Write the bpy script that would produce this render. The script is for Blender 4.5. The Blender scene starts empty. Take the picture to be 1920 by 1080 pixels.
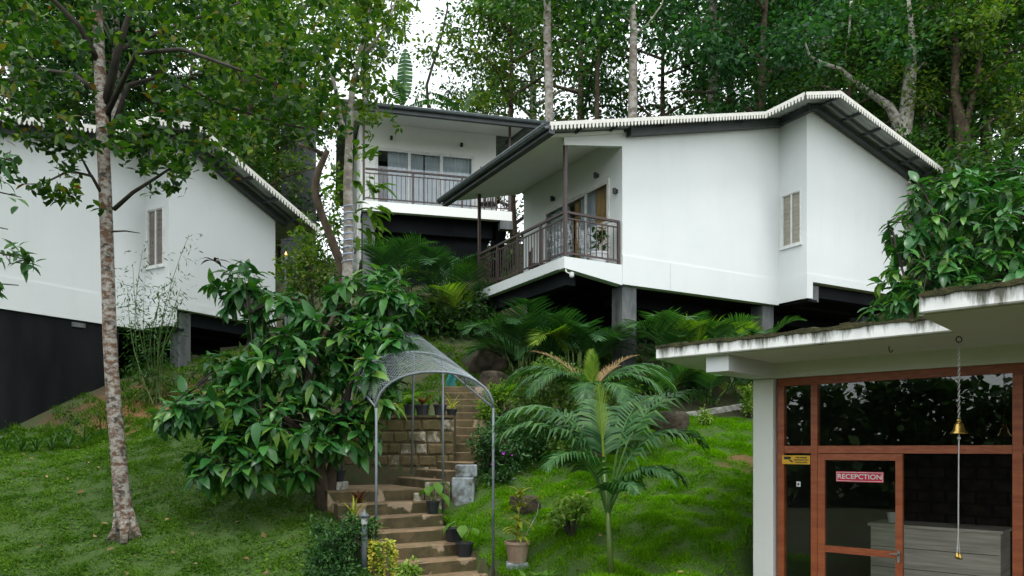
import bpy, math, random
import numpy as np
from mathutils import Vector, Matrix

random.seed(7)
RNG = np.random.default_rng(11)
R = math.radians
SC = bpy.context.scene
COL = SC.collection

# ------------------------------------------------------------------ camera, sky, sun, exposure
F = 1406.0            # focal length in pixels of the 1920 px wide frame
HY = 842.0            # horizon row
H = 2.1               # eye height above the reception floor
cam_d = bpy.data.cameras.new('camera')
cam_d.sensor_width = 36.0
cam_d.lens = 36.0 * F / 1920.0
cam_d.shift_y = (HY - 540.0) / 1920.0
cam_d.clip_start = 0.1
cam_d.clip_end = 2000
cam = bpy.data.objects.new('camera', cam_d)
cam.location = (0, 0, H)
cam.rotation_euler = (R(90), 0, 0)
COL.objects.link(cam)
SC.camera = cam

SUN_EL, SUN_AZ = 70.0, 184.0   # degrees; azimuth measured clockwise from +Y
world = bpy.data.worlds.new('World')
SC.world = world
world.use_nodes = True
wn, wl = world.node_tree.nodes, world.node_tree.links
wn.clear()
w_out = wn.new('ShaderNodeOutputWorld')
w_bg = wn.new('ShaderNodeBackground')
w_sky = wn.new('ShaderNodeTexSky')
w_sky.sky_type = 'NISHITA'
w_sky.sun_disc = False
w_sky.sun_elevation = R(SUN_EL)
w_sky.sun_rotation = R(SUN_AZ)
w_sky.altitude = 800
w_sky.air_density = 1.0
w_sky.dust_density = 6.0
w_hs = wn.new('ShaderNodeHueSaturation')
w_hs.inputs['Saturation'].default_value = 0.22
w_mix = wn.new('ShaderNodeMix'); w_mix.data_type = 'RGBA'
w_mix.inputs[0].default_value = 0.6
w_mix.inputs[7].default_value = (9.6, 10.3, 10.5, 1)      # even cloud deck
w_bg.inputs['Strength'].default_value = 0.145
wl.new(w_sky.outputs[0], w_hs.inputs['Color'])
wl.new(w_hs.outputs[0], w_mix.inputs[6])
wl.new(w_mix.outputs[2], w_bg.inputs['Color'])
wl.new(w_bg.outputs[0], w_out.inputs['Surface'])

sun_d = bpy.data.lights.new('sun', 'SUN')
sun_d.energy = 1.0
sun_d.angle = R(12)
sun_d.color = (1.0, 0.98, 0.94)
sun = bpy.data.objects.new('sun', sun_d)
_el, _az = R(SUN_EL), R(SUN_AZ)
_to = Vector((math.sin(_az) * math.cos(_el), math.cos(_az) * math.cos(_el), math.sin(_el)))
sun.rotation_euler = _to.to_track_quat('Z', 'Y').to_euler()
sun.location = (0, -5, 40)
COL.objects.link(sun)

SC.view_settings.view_transform = 'Standard'
SC.view_settings.look = 'None'
SC.view_settings.exposure = 0.82
SC.view_settings.gamma = 1.0
SC.view_settings.use_curve_mapping = False
SC.render.engine = 'CYCLES'
SC.cycles.use_denoising = True
SC.cycles.max_bounces = 6
SC.cycles.diffuse_bounces = 3
SC.cycles.glossy_bounces = 3
SC.cycles.transmission_bounces = 4
SC.cycles.transparent_max_bounces = 8
SC.cycles.caustics_reflective = False
SC.cycles.caustics_refractive = False

# ------------------------------------------------------------------ helpers
def P(px, py, Y):
    """world point seen at pixel (px, py) of the photograph at depth Y"""
    return Vector(((px - 960) / F * Y, Y, (HY - py) / F * Y + H))

def tag(o, label=None, cat=None, group=None, kind=None):
    if label: o['label'] = label
    if cat: o['category'] = cat
    if group: o['group'] = group
    if kind: o['kind'] = kind
    return o

def link_obj(name, data, parent=None, mat=None):
    o = bpy.data.objects.new(name, data)
    COL.objects.link(o)
    if parent is not None: o.parent = parent
    if mat is not None and data is not None:
        if not data.materials: data.materials.append(mat)
    return o

def thing(name, label, cat, loc=(0, 0, 0), rz=0.0, group=None):
    o = link_obj(name, None)
    o.location = loc
    o.rotation_euler = (0, 0, rz)
    o.empty_display_size = 0.2
    return tag(o, label, cat, group)

class MB:
    def __init__(s):
        s.v, s.f, s.r = [], [], []
        s.rnd = None
    def add(s, verts, faces, rnd=0.5):
        b = len(s.v)
        s.v += [tuple(p) for p in verts]
        s.f += [tuple(i + b for i in f) for f in faces]
        s.r += [rnd] * len(verts)
        return s
    def box(s, x0, x1, y0, y1, z0, z1, rnd=0.5):
        v = [(x0,y0,z0),(x1,y0,z0),(x1,y1,z0),(x0,y1,z0),(x0,y0,z1),(x1,y0,z1),(x1,y1,z1),(x0,y1,z1)]
        return s.add(v, [(0,3,2,1),(4,5,6,7),(0,1,5,4),(1,2,6,5),(2,3,7,6),(3,0,4,7)], rnd)
    def hexa(s, bot, top, rnd=0.5):
        """bot, top: 4 points each, counter-clockwise seen from above"""
        return s.add(list(bot) + list(top), [(0,3,2,1),(4,5,6,7),(0,1,5,4),(1,2,6,5),(2,3,7,6),(3,0,4,7)], rnd)
    def prism(s, poly, ext, rnd=0.5):
        """poly: list of 3D points, extruded by vector ext"""
        n = len(poly); e = Vector(ext)
        v = [Vector(p) for p in poly] + [Vector(p) + e for p in poly]
        f = [tuple(range(n - 1, -1, -1)), tuple(range(n, 2 * n))]
        f += [(i, (i + 1) % n, n + (i + 1) % n, n + i) for i in range(n)]
        return s.add(v, f, rnd)
    def tube(s, pts, rad, n=8, rnd=0.5, caps=True):
        pts = [Vector(p) for p in pts]
        if not hasattr(rad, '__len__'): rad = [rad] * len(pts)
        vs, fs = [], []
        prev = None
        for i, p in enumerate(pts):
            t = (pts[min(i + 1, len(pts) - 1)] - pts[max(i - 1, 0)]).normalized()
            if prev is None:
                a = t.orthogonal().normalized()
            else:
                a = (prev - t * prev.dot(t))
                a = a.normalized() if a.length > 1e-6 else t.orthogonal().normalized()
            prev = a
            b = t.cross(a)
            for k in range(n):
                an = 2 * math.pi * k / n
                vs.append(p + (a * math.cos(an) + b * math.sin(an)) * rad[i])
        for i in range(len(pts) - 1):
            for k in range(n):
                fs.append((i*n+k, i*n+(k+1)%n, (i+1)*n+(k+1)%n, (i+1)*n+k))
        if caps:
            fs.append(tuple(range(n - 1, -1, -1)))
            fs.append(tuple(range((len(pts)-1)*n, len(pts)*n)))
        return s.add(vs, fs, rnd)
    def lathe(s, prof, n=16, c=(0, 0, 0), rnd=0.5):
        vs, fs = [], []
        for r, z in prof:
            for k in range(n):
                a = 2 * math.pi * k / n
                vs.append((c[0] + r * math.cos(a), c[1] + r * math.sin(a), c[2] + z))
        for i in range(len(prof) - 1):
            for k in range(n):
                fs.append((i*n+k, i*n+(k+1)%n, (i+1)*n+(k+1)%n, (i+1)*n+k))
        fs.append(tuple(range(n - 1, -1, -1)))
        fs.append(tuple(range((len(prof)-1)*n, len(prof)*n)))
        return s.add(vs, fs, rnd)
    def mesh(s, name, mat, origin=None, smooth=False):
        me = bpy.data.meshes.new(name)
        v = s.v
        if origin is not None:
            o = tuple(origin)
            v = [(p[0]-o[0], p[1]-o[1], p[2]-o[2]) for p in v]
        me.from_pydata(v, [], s.f)
        if mat is not None: me.materials.append(mat)
        if len(set(s.r)) > 1:
            at = me.attributes.new('rnd', 'FLOAT', 'POINT')
            at.data.foreach_set('value', np.array(s.r, dtype=np.float32))
        if smooth:
            me.polygons.foreach_set('use_smooth', [True] * len(me.polygons))
        me.update()
        return me
    def build(s, name, mat, parent=None, origin=None, smooth=False):
        return link_obj(name, s.mesh(name, mat, origin, smooth), parent)

def bevel(o, w=0.01, seg=1):
    m = o.modifiers.new('bevel', 'BEVEL'); m.width = w; m.segments = seg; m.limit_method = 'ANGLE'
    return o

def np_mesh(name, verts, quads_or_tris, mat, rnd=None, smooth=False):
    """verts (N,3) float, faces (M,k) int"""
    me = bpy.data.meshes.new(name)
    nv, (nf, k) = len(verts), quads_or_tris.shape
    me.vertices.add(nv)
    me.vertices.foreach_set('co', np.ascontiguousarray(verts, dtype=np.float32).ravel())
    me.loops.add(nf * k)
    me.loops.foreach_set('vertex_index', np.ascontiguousarray(quads_or_tris, dtype=np.int32).ravel())
    me.polygons.add(nf)
    me.polygons.foreach_set('loop_start', np.arange(0, nf * k, k, dtype=np.int32))
    me.polygons.foreach_set('loop_total', np.full(nf, k, dtype=np.int32))
    if smooth: me.polygons.foreach_set('use_smooth', np.ones(nf, dtype=bool))
    if rnd is not None:
        at = me.attributes.new('rnd', 'FLOAT', 'POINT')
        at.data.foreach_set('value', np.ascontiguousarray(rnd, dtype=np.float32))
    me.materials.append(mat)
    me.update(calc_edges=True)
    return me

def nrm(a):
    return a / np.maximum(np.linalg.norm(a, axis=-1, keepdims=True), 1e-9)

# leaf templates: (x across, y along, z normal), quads
def tmpl_simple(w=0.27, fold=0.06):
    v = np.array([(0,0,0),(w,.5,fold),(0,1,-.05),(-w,.5,fold)], float)
    return v, np.array([(0,1,2,3)])
def tmpl_leaf(w=0.2, droop=0.25, fold=0.07, segs=4, rib=0.0):
    ys = np.linspace(0, 1, segs + 1)
    v, f = [], []
    for i, y in enumerate(ys):
        ww = w * (math.sin(math.pi * min(1, y ** 0.8)) ** 0.8 if 0 < y < 1 else 0.04)
        z = -droop * y * y
        rb_ = rib * (1 if i % 2 else -1) * (ww / w)
        v += [(-ww, y, z + fold * (ww / w) + rb_), (0, y, z), (ww, y, z + fold * (ww / w) + rb_)]
    for i in range(segs):
        a = i * 3
        f += [(a, a+1, a+4, a+3), (a+1, a+2, a+5, a+4)]
    return np.array(v, float), np.array(f)
def tmpl_round(w=0.33, fold=0.05):
    v = np.array([(0,0,0),(w*.8,.28,fold),(w,.6,fold),(0,1,-.08),(-w,.6,fold),(-w*.8,.28,fold),(0,.5,0)], float)
    return v, np.array([(0,1,6,5),(1,2,3,6),(6,3,4,5)])

def leaf_frames(dirv, up):
    Yv = nrm(dirv)
    Zv = up - (up * Yv).sum(-1, keepdims=True) * Yv
    bad = np.linalg.norm(Zv, axis=-1) < 1e-3
    Zv[bad] = np.array([1.0, 0.3, 0.1])
    Zv = nrm(Zv - (Zv * Yv).sum(-1, keepdims=True) * Yv)
    Xv = np.cross(Yv, Zv)
    return Xv, Yv, Zv

def leaf_mesh(name, pos, dirv, up, size, tmpl, mat, rnd=None, origin=(0, 0, 0)):
    tv, tf = tmpl
    X, Y, Z = leaf_frames(dirv, up)
    s = size[:, None, None]
    V = (pos - np.array(origin))[:, None, :] + s * (tv[None, :, 0:1] * X[:, None] + tv[None, :, 1:2] * Y[:, None] + tv[None, :, 2:3] * Z[:, None])
    n, k = len(pos), len(tv)
    Fq = (tf[None] + (np.arange(n) * k)[:, None, None]).reshape(-1, tf.shape[1])
    if rnd is None: rnd = RNG.random(n)
    return np_mesh(name, V.reshape(-1, 3), Fq, mat, np.repeat(rnd, k), smooth=False)

def leaf_parts(parent, pos, dirv, up, size, tmpls, mat, origin, name='leaf', rnds=(0.05, .2, .35, .45, .55, .65, .75, .85, .94, 1.0)):
    """each leaf an object of its own, sharing a handful of meshes"""
    ms = []
    for i, r in enumerate(rnds):
        tv, tf = tmpls[i % len(tmpls)]
        ms.append(np_mesh(name, tv, tf, mat, np.full(len(tv), r)))
    X, Y, Z = leaf_frames(dirv, up)
    for i in range(len(pos)):
        o = bpy.data.objects.new(name, ms[-1] if random.random() < .02 else ms[random.randrange(len(ms) - 1)])
        s = size[i]
        p = pos[i] - np.array(origin)
        o.parent = parent
        o.matrix_basis = Matrix(((X[i,0]*s, Y[i,0]*s, Z[i,0]*s, p[0]), (X[i,1]*s, Y[i,1]*s, Z[i,1]*s, p[1]),
                                 (X[i,2]*s, Y[i,2]*s, Z[i,2]*s, p[2]), (0, 0, 0, 1)))
        COL.objects.link(o)

def split_near(pos, n, cond=None):
    """indices of the n leaves that show largest (nearest in frame) and the rest"""
    px = pos[:, 0] / pos[:, 1] * F + 960
    py = HY - (pos[:, 2] - H) / pos[:, 1] * F
    d = np.linalg.norm(pos - np.array([0, 0, H]), axis=1)
    d = d + np.where((px < 0) | (px > 1920) | (py < 0) | (py > 1080), 1e3, 0)
    order = np.argsort(d)
    return order[:n], order[n:]

# ------------------------------------------------------------------ materials
def new_mat(name):
    m = bpy.data.materials.new(name); m.use_nodes = True
    nt = m.node_tree
    b = nt.nodes['Principled BSDF']
    return m, nt, b

def ramp(nt, fac, stops, interp='LINEAR'):
    r = nt.nodes.new('ShaderNodeValToRGB')
    r.color_ramp.interpolation = interp
    el = r.color_ramp.elements
    while len(el) > 1: el.remove(el[-1])
    el[0].position, el[0].color = stops[0][0], (*stops[0][1], 1)
    for p, c in stops[1:]:
        e = el.new(p); e.color = (*c, 1)
    nt.links.new(fac, r.inputs[0])
    return r.outputs[0]

def noise(nt, scale, detail=6, rough=0.6, vec=None, dist=0.0):
    n = nt.nodes.new('ShaderNodeTexNoise')
    n.inputs['Scale'].default_value = scale
    n.inputs['Detail'].default_value = detail
    n.inputs['Roughness'].default_value = rough
    n.inputs['Distortion'].default_value = dist
    if vec is not None: nt.links.new(vec, n.inputs['Vector'])
    return n.outputs['Fac']

def coords(nt, kind='Object', scale=None):
    t = nt.nodes.new('ShaderNodeTexCoord')
    if scale is None: return t.outputs[kind]
    mp = nt.nodes.new('ShaderNodeMapping')
    mp.inputs['Scale'].default_value = scale
    nt.links.new(t.outputs[kind], mp.inputs[0])
    return mp.outputs[0]

def world_pos(nt, scale=None):
    g = nt.nodes.new('ShaderNodeNewGeometry')
    if scale is None: return g.outputs['Position']
    mp = nt.nodes.new('ShaderNodeMapping')
    mp.inputs['Scale'].default_value = scale
    nt.links.new(g.outputs['Position'], mp.inputs[0])
    return mp.outputs[0]

def mixc(nt, fac, a, b, mode='MIX'):
    m = nt.nodes.new('ShaderNodeMix'); m.data_type = 'RGBA'; m.blend_type = mode
    if isinstance(fac, (int, float)): m.inputs[0].default_value = fac
    else: nt.links.new(fac, m.inputs[0])
    for i, c in ((6, a), (7, b)):
        if isinstance(c, tuple): m.inputs[i].default_value = (*c, 1)
        else: nt.links.new(c, m.inputs[i])
    return m.outputs[2]

def bump(nt, b, h, strength=0.3, dist=0.02):
    bn = nt.nodes.new('ShaderNodeBump')
    bn.inputs['Strength'].default_value = strength
    bn.inputs['Distance'].default_value = dist
    nt.links.new(h, bn.inputs['Height'])
    nt.links.new(bn.outputs[0], b.inputs['Normal'])

def mat_noise(name, c1, c2, scale=6, rough=0.8, bmp=0.2, stretch=None, detail=7, metallic=0.0, lo=0.35, hi=0.65, bdist=0.01):
    m, nt, b = new_mat(name)
    v = world_pos(nt, stretch)
    n = noise(nt, scale, detail, vec=v)
    col = ramp(nt, n, [(lo, c1), (hi, c2)])
    nt.links.new(col, b.inputs['Base Color'])
    b.inputs['Roughness'].default_value = rough
    b.inputs['Metallic'].default_value = metallic
    if bmp: bump(nt, b, noise(nt, scale * 4, 6, vec=v), bmp, bdist)
    return m

def leaf_mat(name, stops, rough=0.42, transl=0.3, tcol=(1.2, 1.6, 0.4), spec=0.18):
    m, nt, b = new_mat(name)
    at = nt.nodes.new('ShaderNodeAttribute'); at.attribute_name = 'rnd'
    col = ramp(nt, at.outputs['Fac'], stops)
    n = noise(nt, 1.1, 3, vec=world_pos(nt))
    col2 = mixc(nt, 1.0, col, ramp(nt, n, [(.3, (.7, .75, .7)), (.7, (1.2, 1.15, 1.0))]), 'MULTIPLY')
    nt.links.new(col2, b.inputs['Base Color'])
    b.inputs['Roughness'].default_value = rough
    b.inputs['Specular IOR Level'].default_value = spec
    if transl > 0:
        tr = nt.nodes.new('ShaderNodeBsdfTranslucent')
        nt.links.new(mixc(nt, 1.0, col2, tcol, 'MULTIPLY'), tr.inputs['Color'])
        mx = nt.nodes.new('ShaderNodeMixShader'); mx.inputs[0].default_value = transl
        nt.links.new(b.outputs[0], mx.inputs[1]); nt.links.new(tr.outputs[0], mx.inputs[2])
        nt.links.new(mx.outputs[0], nt.nodes['Material Output'].inputs['Surface'])
    return m

def glass_mat(name, tint=(.75, .8, .8), refl=1.0):
    m, nt, b = new_mat(name)
    nt.nodes.remove(b)
    # Schlick reflectance, the same on both faces of the thin pane
    ge = nt.nodes.new('ShaderNodeNewGeometry')
    dt = nt.nodes.new('ShaderNodeVectorMath'); dt.operation = 'DOT_PRODUCT'
    nt.links.new(ge.outputs['Incoming'], dt.inputs[0]); nt.links.new(ge.outputs['Normal'], dt.inputs[1])
    def mth(op, a, b=None, c=None):
        n_ = nt.nodes.new('ShaderNodeMath'); n_.operation = op
        for i_, q_ in enumerate((a, b, c)):
            if q_ is None: continue
            if isinstance(q_, (int, float)): n_.inputs[i_].default_value = q_
            else: nt.links.new(q_, n_.inputs[i_])
        return n_
    ab = mth('ABSOLUTE', dt.outputs['Value'])
    om = mth('SUBTRACT', 1.0, ab.outputs[0])
    p5 = mth('POWER', om.outputs[0], 5.0)
    mu = mth('MULTIPLY_ADD', p5.outputs[0], .95 * refl, .05 * refl); mu.use_clamp = True
    t = nt.nodes.new('ShaderNodeBsdfTransparent'); t.inputs['Color'].default_value = (*tint, 1)
    g = nt.nodes.new('ShaderNodeBsdfGlossy'); g.inputs['Roughness'].default_value = 0.01
    g.inputs['Color'].default_value = (1, 1, 1, 1)
    mx = nt.nodes.new('ShaderNodeMixShader')
    nt.links.new(mu.outputs[0], mx.inputs[0]); nt.links.new(t.outputs[0], mx.inputs[1]); nt.links.new(g.outputs[0], mx.inputs[2])
    nt.links.new(mx.outputs[0], nt.nodes['Material Output'].inputs['Surface'])
    return m

def plain(name, c, rough=0.6, metallic=0.0):
    m, nt, b = new_mat(name)
    n = noise(nt, 9, 5, vec=world_pos(nt))
    d = tuple(x * 0.82 for x in c)
    nt.links.new(ramp(nt, n, [(.3, d), (.7, c)]), b.inputs['Base Color'])
    b.inputs['Roughness'].default_value = rough
    b.inputs['Metallic'].default_value = metallic
    return m

M = {}
def paint_mat(name, base, streak, amount):
    """painted render with faint vertical weather streaks and mottling"""
    m, nt, b = new_mat(name)
    n1 = noise(nt, 1.0, 6, .6, vec=world_pos(nt, (2.2, 2.2, .35)))
    n2 = noise(nt, .7, 5, .6, vec=world_pos(nt))
    f = ramp(nt, n1, [(.52, (0, 0, 0)), (.8, (amount,) * 3)])
    col = mixc(nt, f, base, streak)
    col = mixc(nt, 1.0, col, ramp(nt, n2, [(.3, (.93, .94, .94)), (.7, (1, 1, 1))]), 'MULTIPLY')
    nt.links.new(col, b.inputs['Base Color'])
    b.inputs['Roughness'].default_value = 0.7
    bump(nt, b, noise(nt, 60, 4, vec=world_pos(nt)), .08, .01)
    return m
M['white'] = paint_mat('white_wall_paint', (.72, .74, .74), (.54, .55, .51), .19)
M['white_lift'] = paint_mat('lifted_white_paint', (.82, .82, .78), (.65, .64, .58), .25)  # lighter copy of the white for shaded surfaces, brightness put into the colour

def fascia_mat():
    """white slab edge with black mould running down from the mossy top, in object space z 0..1 bottom to top"""
    m, nt, b = new_mat('stained_slab_edge_paint')
    tc = coords(nt, 'Object')
    sep = nt.nodes.new('ShaderNodeSeparateXYZ'); nt.links.new(tc, sep.inputs[0])
    n1 = noise(nt, 1.0, 8, .7, vec=world_pos(nt, (6, 6, .9)))
    n2 = noise(nt, 1.0, 5, .6, vec=world_pos(nt, (1.3, 1.3, .5)))
    mr = nt.nodes.new('ShaderNodeMapRange')
    mr.inputs[1].default_value = 1.05; mr.inputs[2].default_value = 1.26
    mr.inputs[3].default_value = -0.10; mr.inputs[4].default_value = 0.16
    nt.links.new(sep.outputs[2], mr.inputs[0])
    a1 = nt.nodes.new('ShaderNodeMath'); a1.operation = 'ADD'; nt.links.new(n1, a1.inputs[0]); nt.links.new(mr.outputs[0], a1.inputs[1])
    a2 = nt.nodes.new('ShaderNodeMath'); a2.operation = 'MULTIPLY_ADD'
    nt.links.new(n2, a2.inputs[0]); a2.inputs[1].default_value = .5; nt.links.new(a1.outputs[0], a2.inputs[2])
    f = ramp(nt, a2.outputs[0], [(.77, (0, 0, 0)), (.92, (1, 1, 1))])
    col = mixc(nt, f, (.78, .78, .76), (.10, .10, .07))
    nt.links.new(col, b.inputs['Base Color'])
    b.inputs['Roughness'].default_value = .75
    return m
M['fascia'] = fascia_mat()
M['trim'] = plain('pale_roof_trim', (.72, .70, .64), .6)
M['sheet'] = mat_noise('grey_roof_sheet', (.30, .32, .32), (.40, .42, .41), 2.0, .6, 0.0)
M['sheet_top'] = mat_noise('weathered_roof_top', (.10, .12, .10), (.22, .24, .21), 3.0, .8, 0.1)
M['steel'] = mat_noise('dark_steel', (.035, .042, .045), (.06, .068, .07), 3.0, .55, 0.0)
M['gutter'] = mat_noise('gutter_grey', (.06, .075, .08), (.10, .12, .125), 3.0, .45, 0.0)
M['rail'] = mat_noise('brown_rail_paint', (.042, .025, .022), (.065, .040, .035), 6.0, .5, 0.0)
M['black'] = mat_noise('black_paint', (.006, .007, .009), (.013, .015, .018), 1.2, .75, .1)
M['blackwall'] = mat_noise('black_base_wall_paint', (.005, .006, .007), (.016, .017, .018), 1.4, .7, .15, (1, 1, .25), lo=.4, hi=.75)
for _m in (M['black'], M['blackwall']): _m.node_tree.nodes['Principled BSDF'].inputs['Specular IOR Level'].default_value = .12
M['grey_col'] = mat_noise('grey_column_plaster', (.055, .062, .066), (.15, .155, .155), 2.2, .8, .2, (1.6, 1.6, .5))
M['pvc'] = plain('white_window_frame', (.78, .78, .76), .35)
M['blind'] = mat_noise('beige_blind', (.42, .34, .24), (.52, .43, .31), 4, .7, 0)
M['blind_brown'] = mat_noise('brown_blind', (.20, .12, .09), (.28, .18, .14), 4, .7, 0)
M['curtain'] = mat_noise('pale_grey_curtain', (.45, .50, .54), (.6, .64, .66), 3, .9, 0)
M['curtain_wood'] = mat_noise('ochre_curtain', (.36, .20, .07), (.48, .29, .11), 2.5, .8, 0)
M['glass'] = glass_mat('window_glass', (.93, .95, .96), 1.0)
M['glass_r'] = glass_mat('reception_glass', (.85, .88, .86), 1.0)
M['wood'] = mat_noise('red_brown_wood', (.25, .055, .018), (.38, .105, .036), 3.0, .45, .1, (1, 1, 6))
M['wood_h'] = mat_noise('red_brown_wood_rail', (.25, .055, .018), (.38, .105, .036), 3.0, .45, .1, (3, 3, 14))
M['step'] = None
M['brass'] = plain('aged_brass', (.55, .36, .10), .3, 1.0)
M['chain'] = plain('dull_steel_chain', (.45, .44, .42), .4, .9)
M['rope'] = plain('pale_rope', (.55, .54, .50), .8)
M['pipe'] = mat_noise('grey_painted_pipe', (.09, .11, .125), (.15, .17, .19), 4, .5, 0)
M['wire'] = plain('galvanised_wire', (.42, .47, .50), .45, .5)
M['pot_black'] = plain('black_plastic_pot', (.025, .028, .035), .45)
M['pot_clay'] = mat_noise('clay_pot', (.22, .15, .10), (.34, .24, .17), 5, .85, .2)
M['pot_white'] = plain('white_pot', (.72, .73, .74), .5)
M['soil'] = mat_noise('potting_soil', (.02, .014, .009), (.05, .035, .022), 20, .95, .4)
M['lamp_black'] = plain('black_lamp_housing', (.012, .012, .013), .4)
M['lamp_white'] = plain('white_lamp_housing', (.7, .7, .7), .4)
M['rock'] = mat_noise('mossy_rock', (.02, .017, .01), (.085, .062, .04), 4.5, .95, .8, bdist=.04)
M['sign_red'] = plain('red_sign', (.62, .012, .05), .5)
M['sign_white'] = plain('white_letters', (.75, .75, .75), .5)
M['sign_yellow'] = plain('yellow_sticker', (.75, .42, .02), .5)
M['ink'] = plain('black_ink', (.02, .02, .02), .6)
M['counter'] = mat_noise('grey_wood_laminate', (.34, .31, .26), (.58, .53, .45), 2.5, .55, .1, (.5, .5, 8))
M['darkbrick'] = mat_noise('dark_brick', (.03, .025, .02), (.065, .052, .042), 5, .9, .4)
M['darkroom'] = plain('dark_interior', (.03, .028, .025), .9)
M['tilefloor'] = plain('grey_floor_tile', (.28, .27, .25), .35)

def step_mat():
    m, nt, b = new_mat('mossy_worn_concrete')
    n1 = noise(nt, 2.2, 8, .65, vec=world_pos(nt))
    n2 = noise(nt, 7.0, 8, .7, vec=world_pos(nt))
    g = nt.nodes.new('ShaderNodeNewGeometry')
    sp = nt.nodes.new('ShaderNodeSeparateXYZ'); nt.links.new(g.outputs['True Normal'], sp.inputs[0])
    tread = mixc(nt, n2, (.13, .078, .038), (.26, .175, .10))
    riser = mixc(nt, ramp(nt, n1, [(.46, (0,)*3), (.58, (1,)*3)]), (.055, .045, .018), (.12, .085, .04))
    wash = ramp(nt, noise(nt, 2.6, 3, .5, vec=world_pos(nt)), [(.62, (0,)*3), (.66, (1,)*3)])
    riser = mixc(nt, wash, riser, (.36, .27, .18))
    f = ramp(nt, sp.outputs[2], [(.5, (0,)*3), (.8, (1,)*3)])
    col = mixc(nt, f, riser, tread)
    moss = ramp(nt, noise(nt, 3.1, 7, .7, vec=world_pos(nt)), [(.48, (0,)*3), (.66, (.8,)*3)])
    col = mixc(nt, moss, col, (.075, .07, .018))
    nt.links.new(col, b.inputs['Base Color'])
    b.inputs['Roughness'].default_value = .85
    bump(nt, b, n2, .5, .03)
    return m
M['step'] = step_mat()

def stone_mat():
    m, nt, b = new_mat('mossy_laterite_stone')
    at = nt.nodes.new('ShaderNodeAttribute'); at.attribute_name = 'rnd'
    n1 = noise(nt, 5.0, 8, .7, vec=world_pos(nt))
    n2 = noise(nt, 2.4, 6, .65, vec=world_pos(nt, (1.5, 1.5, .8)))
    oi = nt.nodes.new('ShaderNodeObjectInfo')
    base = mixc(nt, n1, (.10, .07, .032), (.20, .145, .08))
    pale = ramp(nt, oi.outputs['Random'], [(.60, (0,)*3), (.72, (1,)*3)])
    pn = mixc(nt, 1.0, pale, ramp(nt, n1, [(.42, (0,)*3), (.52, (1,)*3)]), 'MULTIPLY')
    base = mixc(nt, pn, base, (.58, .54, .45))
    moss = ramp(nt, n2, [(.40, (0,)*3), (.56, (.9,)*3)])
    col = mixc(nt, moss, base, (.075, .065, .02))
    nt.links.new(col, b.inputs['Base Color'])
    b.inputs['Roughness'].default_value = .95
    bump(nt, b, noise(nt, 14, 8, .7, vec=world_pos(nt)), .8, .03)
    return m
M['stone'] = stone_mat()
M['mortar'] = mat_noise('mossy_mortar', (.045, .036, .015), (.10, .075, .036), 6, .95, .5)
M['whitewash'] = mat_noise('whitewashed_block', (.07, .07, .05), (.32, .36, .39), 6, .9, .6, lo=.36, hi=.6)
M['kerb'] = mat_noise('lichen_kerb', (.20, .19, .15), (.52, .51, .47), 7, .9, .4)

def bark_mat(name, dark, light, red, sc=9):
    m, nt, b = new_mat(name)
    v = world_pos(nt, (1, 1, 1.5))
    n1 = noise(nt, sc, 6, .68, vec=v)
    n2 = noise(nt, sc * .6, 5, .6, vec=world_pos(nt, (1, 1, 1.6)))
    base = mixc(nt, ramp(nt, n2, [(.42, (0,)*3), (.5, (1,)*3)]), dark, red)
    col = mixc(nt, ramp(nt, n1, [(.44, (0,)*3), (.58, (1,)*3)]), base, light)
    nt.links.new(col, b.inputs['Base Color'])
    b.inputs['Roughness'].default_value = .95
    bump(nt, b, noise(nt, sc * 3, 6, vec=v), .6, .02)
    return m
M['bark_patch'] = bark_mat('patchy_lichen_bark', (.05, .038, .028), (.34, .315, .28), (.13, .07, .04), 10)
M['bark_grey'] = bark_mat('pale_grey_bark', (.15, .13, .11), (.36, .34, .31), (.22, .18, .14), 4)
M['bark_pale'] = bark_mat('pale_blotched_bark', (.12, .11, .09), (.38, .365, .33), (.22, .19, .15), 5)
M['bark_brown'] = mat_noise('brown_bark', (.035, .024, .016), (.12, .085, .055), 6, .95, .6, (1, 1, .4), bdist=.03)
M['bark_dark'] = mat_noise('dark_twig_bark', (.02, .016, .012), (.05, .04, .03), 6, .95, .3)
M['bark_palm'] = mat_noise('palm_trunk_fibre', (.06, .04, .025), (.17, .12, .08), 5, .95, .9, (1, 1, 3), bdist=.05)
M['stem_green'] = plain('green_stem', (.10, .16, .03), .5)

M['lf_coffee'] = leaf_mat('glossy_broad_leaf', [(0, (.014, .065, .018)), (.45, (.032, .135, .032)), (.8, (.07, .20, .04)), (.95, (.14, .26, .045)), (1, (.30, .28, .05))], .34, .2, spec=.4)
M['lf_jack'] = leaf_mat('jack_leaf', [(0, (.012, .04, .010)), (.5, (.03, .08, .014)), (.85, (.08, .15, .018)), (.93, (.15, .20, .025)), (1, (.14, .05, .02))], .4, .3)
M['lf_forest'] = leaf_mat('forest_leaf', [(0, (.014, .05, .012)), (.5, (.036, .105, .02)), (1, (.09, .17, .03))], .5, .3)
M['lf_forest_y'] = leaf_mat('forest_leaf_light', [(0, (.035, .08, .018)), (.5, (.07, .13, .02)), (1, (.16, .20, .03))], .5, .38)
M['lf_forest_b'] = leaf_mat('forest_leaf_blue', [(0, (.012, .05, .022)), (.5, (.028, .095, .038)), (1, (.06, .15, .06))], .5, .28)
M['lf_under'] = leaf_mat('undergrowth_leaf', [(0, (.012, .04, .012)), (.6, (.03, .085, .02)), (1, (.07, .13, .025))], .5, .3)
M['lf_shrub'] = leaf_mat('shrub_leaf', [(0, (.04, .10, .025)), (.6, (.10, .18, .045)), (1, (.22, .28, .09))], .45, .3)
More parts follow.
